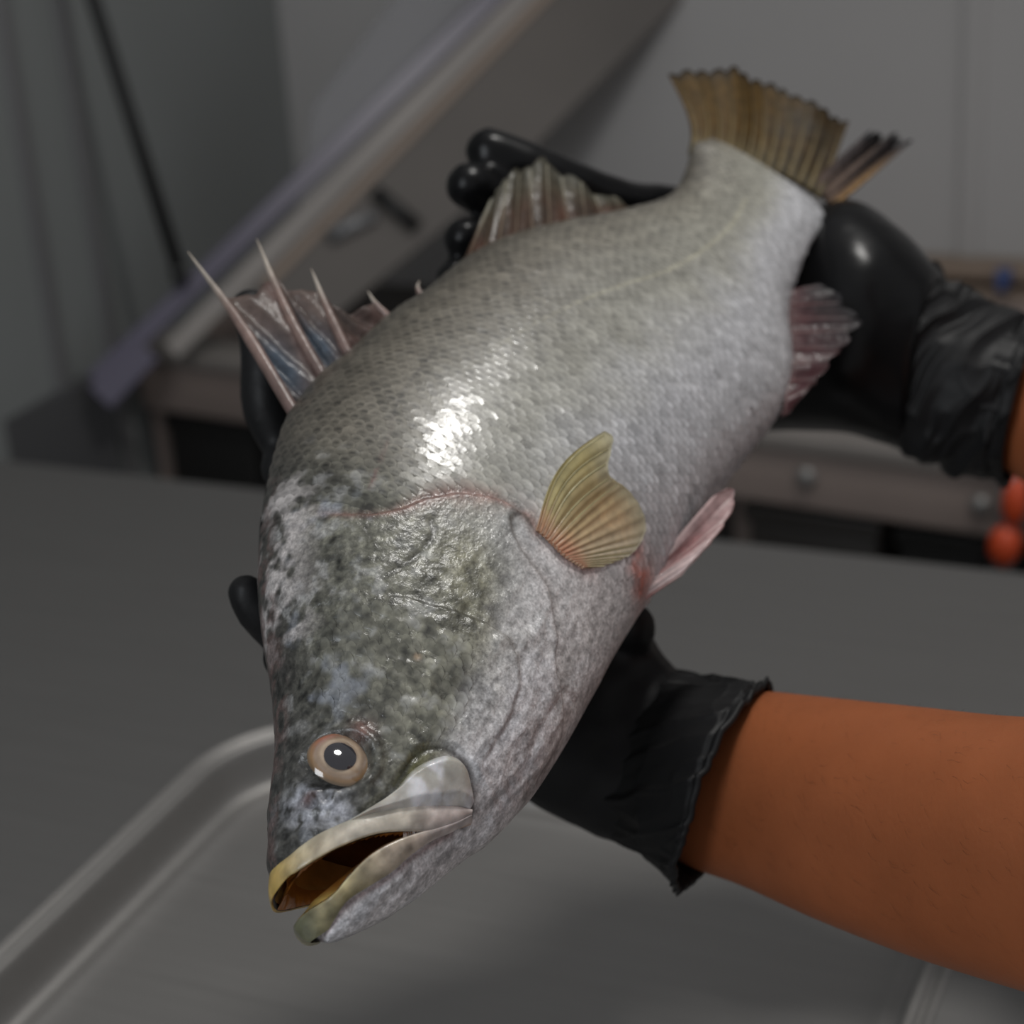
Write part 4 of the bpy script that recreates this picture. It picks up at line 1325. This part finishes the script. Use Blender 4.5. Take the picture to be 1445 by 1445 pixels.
# near forearm, wrist to elbow
arm1 = [section((960, 985), (915, 1185), .800, .024), section((1010, 972), (975, 1222), .790, .027), section((1075, 974), (1050, 1248), .775, .030), section((1180, 985), (1150, 1292), .745, .035),
        section((1300, 998), (1290, 1345), .715, .041), section((1445, 1012), (1445, 1392), .68, .046), section((1640, 1010), (1660, 1455), .64, .050),
        section((1900, 980), (1930, 1490), .60, .050)]
V1, k1, a1 = loft(arm1, 72, 2.15)
arm2 = [section((1400, 470), (1370, 650), .955, .024), section((1440, 490), (1415, 662), .95, .026), section((1500, 498), (1480, 705), .935, .030), section((1600, 510), (1590, 770), .90, .036),
        section((1760, 520), (1760, 850), .85, .042), section((1980, 540), (1990, 930), .78, .044)]
V2, k2, a2 = loft(arm2, 56, 2.1)


def cap(V):
    nr, n = V.shape[:2]
    F = [tuple(f) for f in grid_faces(nr, n, True)] + [tuple(range(n))[::-1], tuple(range((nr - 1) * n, nr * n))]
    return V.reshape(-1, 3), F


def skin_hand(chains):
    """gloved hand: tapered tubes and lofts fused into one surface by a voxel remesh"""
    Vs, Fs, off = [], [], 0
    for c in chains:
        if isinstance(c, tuple) and len(c) == 2:
            path, rad = c
            p = smooth_curve(path, 26); r = np.interp(np.linspace(0, 1, 26), np.linspace(0, 1, len(rad)), rad)
            # rounded ends
            s = np.linspace(0, 1, 26)
            t0 = (p[1] - p[0]) / np.linalg.norm(p[1] - p[0]); t1 = (p[-1] - p[-2]) / np.linalg.norm(p[-1] - p[-2])
            e = np.array([.95, .75, .4, .05])
            p = np.vstack([p] + [p[-1] + t1 * r[-1] * math.sqrt(1 - q * q) for q in e]); r = np.r_[r, r[-1] * e]
            V, F = tube_mesh(p, r, 20)
        else:
            V, F = cap(c)
        Vs.append(np.asarray(V)); Fs += [tuple(i + off for i in f) for f in F]; off += len(V)
    return np.vstack(Vs), Fs


def fused(name, chains, m, parent, voxel, smooth_it, wr=None):
    V, F = skin_hand(chains)
    me = bpy.data.meshes.new('tmp'); me.from_pydata([tuple(v) for v in V], [], F)
    o = bpy.data.objects.new('tmp', me); COL.objects.link(o)
    bm = bmesh.new(); bm.from_mesh(me); bmesh.ops.recalc_face_normals(bm, faces=bm.faces[:]); bm.to_mesh(me); bm.free()
    r = o.modifiers.new('r', 'REMESH'); r.mode = 'VOXEL'; r.voxel_size = voxel
    s = o.modifiers.new('s', 'SMOOTH'); s.factor = .6; s.iterations = smooth_it
    dg = bpy.context.evaluated_depsgraph_get()
    ev = o.evaluated_get(dg)
    m2 = bpy.data.meshes.new_from_object(ev)
    n = len(m2.vertices); co = np.empty(n * 3, np.float32); m2.vertices.foreach_get('co', co); co = co.reshape(-1, 3).astype(float)
    no = np.empty(n * 3, np.float32); m2.vertices.foreach_get('normal', no); no = no.reshape(-1, 3)
    if wr is not None:
        co = co + no * wr(co)[:, None]
        m2.vertices.foreach_set('co', co.astype(np.float32).ravel())
    m2.polygons.foreach_set('use_smooth', np.ones(len(m2.polygons), bool))
    m2.materials.clear(); m2.materials.append(m); m2.update()
    bpy.data.objects.remove(o)
    out = bpy.data.objects.new(name, m2); COL.objects.link(out); out.parent = parent
    return out


# the rest of the person stands at the right end of the table, outside the picture
E1, E2 = V1[-1].mean(0), V2[-1].mean(0)
SH1, SH2 = np.array([.235, .455, 1.395]), np.array([.235, .845, 1.395])
def ell(c, a, b, ua=(0, 1, 0), ub=(1, 0, 0)): return np.array(c, float), np.array(ua, float) * a, np.array(ub, float) * b
trunk = [ell((.25, .65, .86), .165, .115), ell((.25, .65, .98), .155, .11), ell((.24, .65, 1.10), .15, .105), ell((.235, .65, 1.24), .175, .12), ell((.24, .65, 1.36), .185, .105), ell((.245, .65, 1.43), .13, .08), ell((.24, .65, 1.46), .07, .065)]
VT, _, _ = loft(trunk, 48, 2.3)
headl = [ell((.235, .65, 1.44), .058, .060), ell((.225, .65, 1.51), .055, .058), ell((.195, .65, 1.555), .052, .072), ell((.185, .65, 1.60), .066, .088), ell((.19, .65, 1.66), .074, .098), ell((.195, .65, 1.715), .072, .094), ell((.20, .65, 1.755), .052, .066), ell((.20, .65, 1.772), .012, .016)]
VHd, _, _ = loft(headl, 40, 2.1)
body_parts = [V1, V2, VT, VHd, ([E1 - (E1 - V1[-6].mean(0)) * .3, E1 + (SH1 - E1) * .08, (E1 + SH1) / 2, SH1], [.052, .052, .054, .062]), ([E2, (E2 + SH2) / 2, SH2], [.048, .052, .062]),
              ([(.12, .65, 1.655), (.088, .65, 1.615)], [.008, .014]),                                  # nose
              ([(.20, .57, 1.665), (.205, .572, 1.605)], [.016, .010]), ([(.20, .73, 1.665), (.205, .728, 1.605)], [.016, .010])]   # ears
for yy in (.555, .745):
    body_parts.append(([(.25, yy, .88), (.24, yy, .50), (.255, yy, .10)], [.095, .065, .045]))
    body_parts.append(([(.27, yy, .045), (.14, yy, .035), (.06, yy, .03)], [.04, .04, .03]))
bpy.data.objects.remove(person)
person = fused('person', body_parts, M_ARM, None, .0045, 5)
tag(person, 'person with two brown forearms in black gloves holding the fish from the right', 'person')
for yy in (.625, .675):
    bm = bmesh.new(); bmesh.ops.create_uvsphere(bm, u_segments=16, v_segments=10, radius=.0125)
    me = bpy.data.meshes.new('eyeball'); bm.to_mesh(me); bm.free(); me.materials.append(M_CAP); me.polygons.foreach_set('use_smooth', np.ones(len(me.polygons), bool))
    o = bpy.data.objects.new('eyeball', me); COL.objects.link(o); o.location = (.104, yy, 1.665); o.parent = person
M_SHIRT = mat('dark_cotton', base=(.03, .03, .033), rough=.85, bump=[(60, .3, .004)])
M_TROUSERS = mat('trousers', base=(.02, .022, .03), rough=.85)
grow = lambda st, g: [(c, a * (1 + g / np.linalg.norm(a)), b * (1 + g / np.linalg.norm(b))) for c, a, b in st]
VTs, _, _ = loft(grow(trunk[:-1], .010), 48, 2.3)
shirt_parts = [VTs] + [([e + (s_ - e) * .45, s_ + (s_ - e) * .04], [.066, .074]) for e, s_ in ((E1, SH1), (E2, SH2))]
fused('shirt', shirt_parts, M_SHIRT, person, .006, 4, lambda c: .002 * fbm(c, 25, 3, 301))
fused('trousers', [loft(grow(trunk[:2], .014), 40, 2.3)[0]] + [([(.25, yy, .90), (.24, yy, .50), (.255, yy, .11)], [.105, .080, .066]) for yy in (.555, .745)], M_TROUSERS, person, .007, 4)
VHr, _, _ = loft([ell((.215, .65, 1.60), .074, .086), ell((.212, .65, 1.66), .084, .097), ell((.212, .65, 1.715), .082, .100), ell((.206, .65, 1.765), .058, .074), ell((.205, .65, 1.784), .012, .016)], 40, 2.1)
fused('hair', [VHr], M_HAIR, person, .005, 3, lambda c: .003 * fbm(c, 60, 3, 311))

# fine dark hairs lying along the near forearm
tp = np.array(V1); nh = 1000
HV, HF = [], []
ring_n = np.cross(np.roll(tp, -1, 1) - np.roll(tp, 1, 1), np.gradient(tp, axis=0)); ring_n /= np.linalg.norm(ring_n, axis=-1)[..., None]
if (ring_n * (tp - tp.mean(1, keepdims=True))).sum() < 0: ring_n = -ring_n
for _ in range(nh):
    i = RNG.integers(14, tp.shape[0] - 22); j = RNG.integers(0, tp.shape[1])
    i2 = i + 2
    p = tp[i, j] + (tp[i + 1, j] - tp[i, j]) * RNG.random() + (tp[i, (j + 1) % tp.shape[1]] - tp[i, j]) * RNG.random(); nrm = ring_n[i, j]
    d = tp[i2, j] - tp[i, j]; d /= np.linalg.norm(d); s = np.cross(nrm, d)
    d = d + s * RNG.normal(-.45, .35); d /= np.linalg.norm(d)
    L = RNG.uniform(.0035, .0075); w = .00004
    q0 = p - nrm * .0002; q1 = p + d * L * .5 + nrm * .0010; q2 = p + d * L + nrm * .0008 + s * RNG.normal(0, .0012)
    o = len(HV); HV += [q0 - s * w, q0 + s * w, q1 + s * w * .8, q1 - s * w * .8, q2]
    HF += [(o, o + 1, o + 2, o + 3), (o + 3, o + 2, o + 4)]
hair = mesh('arm_hair', HV, HF, M_HAIR, person); hair['kind'] = 'stuff'


# ---- near glove: palm under the head of the fish, fingertips showing past its back
FZ = -.046
wrist = [section((960, 957), (905, 1200), .800, .030), section((925, 915), (840, 1172), .808, .032), section((895, 872), (770, 1140), .812, .030), section((840, 850), (690, 1090), .815, .026), section((760, 800), (600, 1050), .815, .020)]
VW, _, _ = loft(wrist, 48, 2.3)
def fp(*pts): return [F3(*q) for q in pts]
near_hand = [VW,
             (fp((700, 760, -.064), (560, 690, -.062), (430, 640, -.052), (378, 585, -.040), (372, 500, -.028), (352, 432, -.022)), [.013, .0125, .0115, .0098, .0092, .0080]),
             (fp((700, 820, -.066), (560, 760, -.066), (440, 700, -.058), (402, 660, -.048)), [.013, .0125, .0115, .0095]),
             (fp((680, 900, -.066), (540, 930, -.064), (430, 915, -.052), (368, 868, -.036), (346, 836, -.030)), [.013, .0125, .0110, .0088, .0072]),
             (fp((660, 980, -.062), (540, 980, -.060), (450, 960, -.050), (400, 930, -.040)), [.012, .011, .0095, .008]),
             (fp((860, 900, -.050), (890, 890, -.040), (885, 885, -.034)), [.013, .011, .009])]
wr1 = lambda c: .0010 * fbm(c, 60, 3, 201) + .0012 * np.clip(np.abs(fbm(c, 36, 2, 203)) * -2 + .4, -1, 1) * .6
g1 = fused('glove', near_hand, M_GLOVE, person, .0024, 6, wr1)

# ---- its wrinkled cuff with a rolled hem round the forearm
def cuff(stations, n, m, wr_amp, seed, roll=.0016, twist=.5):
    V, k, a = loft(stations, n, 2.1, 26)
    nr = V.shape[0]
    KK = np.repeat(k[:, None], n, 1)
    T = np.gradient(V, axis=0); nrm = np.cross(np.roll(V, -1, 1) - np.roll(V, 1, 1), T); nrm /= np.linalg.norm(nrm, axis=-1)[..., None] + 1e-12
    if (nrm * (V - V.mean(1, keepdims=True))).sum() < 0: nrm = -nrm
    # long creases running obliquely round the sleeve
    L = np.linalg.norm(stations[-1][0] - stations[0][0])
    s = KK * L; ang = np.repeat(a[None], nr, 0); R = np.linalg.norm(stations[0][1])
    cs, sn = math.cos(twist), math.sin(twist)
    along, across = s * cs + ang * R * sn, -s * sn + ang * R * cs
    wv = .004 * vnoise(np.stack([s * 60, ang * R * 60, s * 0 + 9], -1), 1, seed + 5)
    X = np.stack([along * 22, (across + wv) * 85, s * 0], -1)
    Y = np.stack([along * 34, (across + wv) * 210, s * 0 + 5], -1)
    Z = np.stack([s * 30, ang * R * 42, s * 0 + 2], -1)
    h = -np.abs(vnoise(X, 1, seed)) ** .7 * .0042 - np.abs(vnoise(Y, 1, seed + 1)) ** .7 * .0019 + .0032 * vnoise(Z, 1, seed + 2) + .0028
    h = h - .0012 * np.exp(-((KK - .93) / .02) ** 2)
    V = V + nrm * (h * wr_amp)[..., None]
    rows = [V[i] for i in range(nr)]
    # rolled hem and inner wall
    for dr_, back in ((roll, .000), (roll * 1.3, .001), (.0005, .0022), (-.0012, .001), (-.0018, -.004), (-.002, -.012)):
        rows.append(V[-1] + nrm[-1] * dr_ + T[-1] / np.linalg.norm(T[-1], axis=-1)[:, None] * back)
    return np.array(rows)


cst = [section((950, 945), (866, 1178), .804, .031), section((985, 948), (905, 1205), .796, .033), section((1030, 958), (940, 1228), .784, .0345), section((1075, 970), (970, 1247), .772, .036)]
CV = cuff(cst, 260, M_GLOVE, 1.0, 31)
nrr = CV.shape[0]
# the hem's near side bows towards the hand as its plane faces the camera
c1 = mesh('cuff', CV.reshape(-1, 3), grid_faces(nrr, 260, True), M_GLOVE, g1)

# ---- far glove: fist under the tail, fingers round to the back edge
palm2 = [section((1330, 385), (1290, 640), .955, .036), section((1270, 322), (1200, 612), .960, .046), section((1205, 282), (1130, 608), .974, .046), section((1130, 300), (1040, 610), .988, .036), section((1040, 330), (960, 600), .995, .026)]
VP, _, _ = loft(palm2, 56, 2.2)
far_hand = [VP,
            (fp((1080, 330, -.034), (960, 296, -.026), (880, 284, -.020), (780, 248, -.012), (690, 214, -.012)), [.0125, .0115, .010, .0105, .0112]),
            (fp((1000, 400, -.046), (850, 340, -.042), (730, 285, -.026), (662, 262, -.014)), [.0125, .012, .0112, .0108]),
            (fp((980, 460, -.050), (840, 400, -.048), (720, 350, -.036), (655, 336, -.022)), [.012, .0115, .0105, .0095]),
            (fp((960, 520, -.050), (830, 450, -.050), (700, 400, -.044), (640, 395, -.034)), [.0105, .010, .009, .0085])]
g2 = fused('glove', far_hand, M_WET, person, .0026, 6, lambda c: .0006 * fbm(c, 60, 3, 211))
cst2 = [section((1310, 372), (1262, 628), .957, .037), section((1345, 408), (1300, 648), .955, .035), section((1400, 432), (1350, 668), .951, .034), section((1470, 452), (1412, 682), .946, .033)]
CV2 = cuff(cst2, 220, M_GLOVE, 1.3, 51, twist=1.2)
c2 = mesh('cuff', CV2.reshape(-1, 3), grid_faces(CV2.shape[0], 220, True), M_GLOVE, g2)
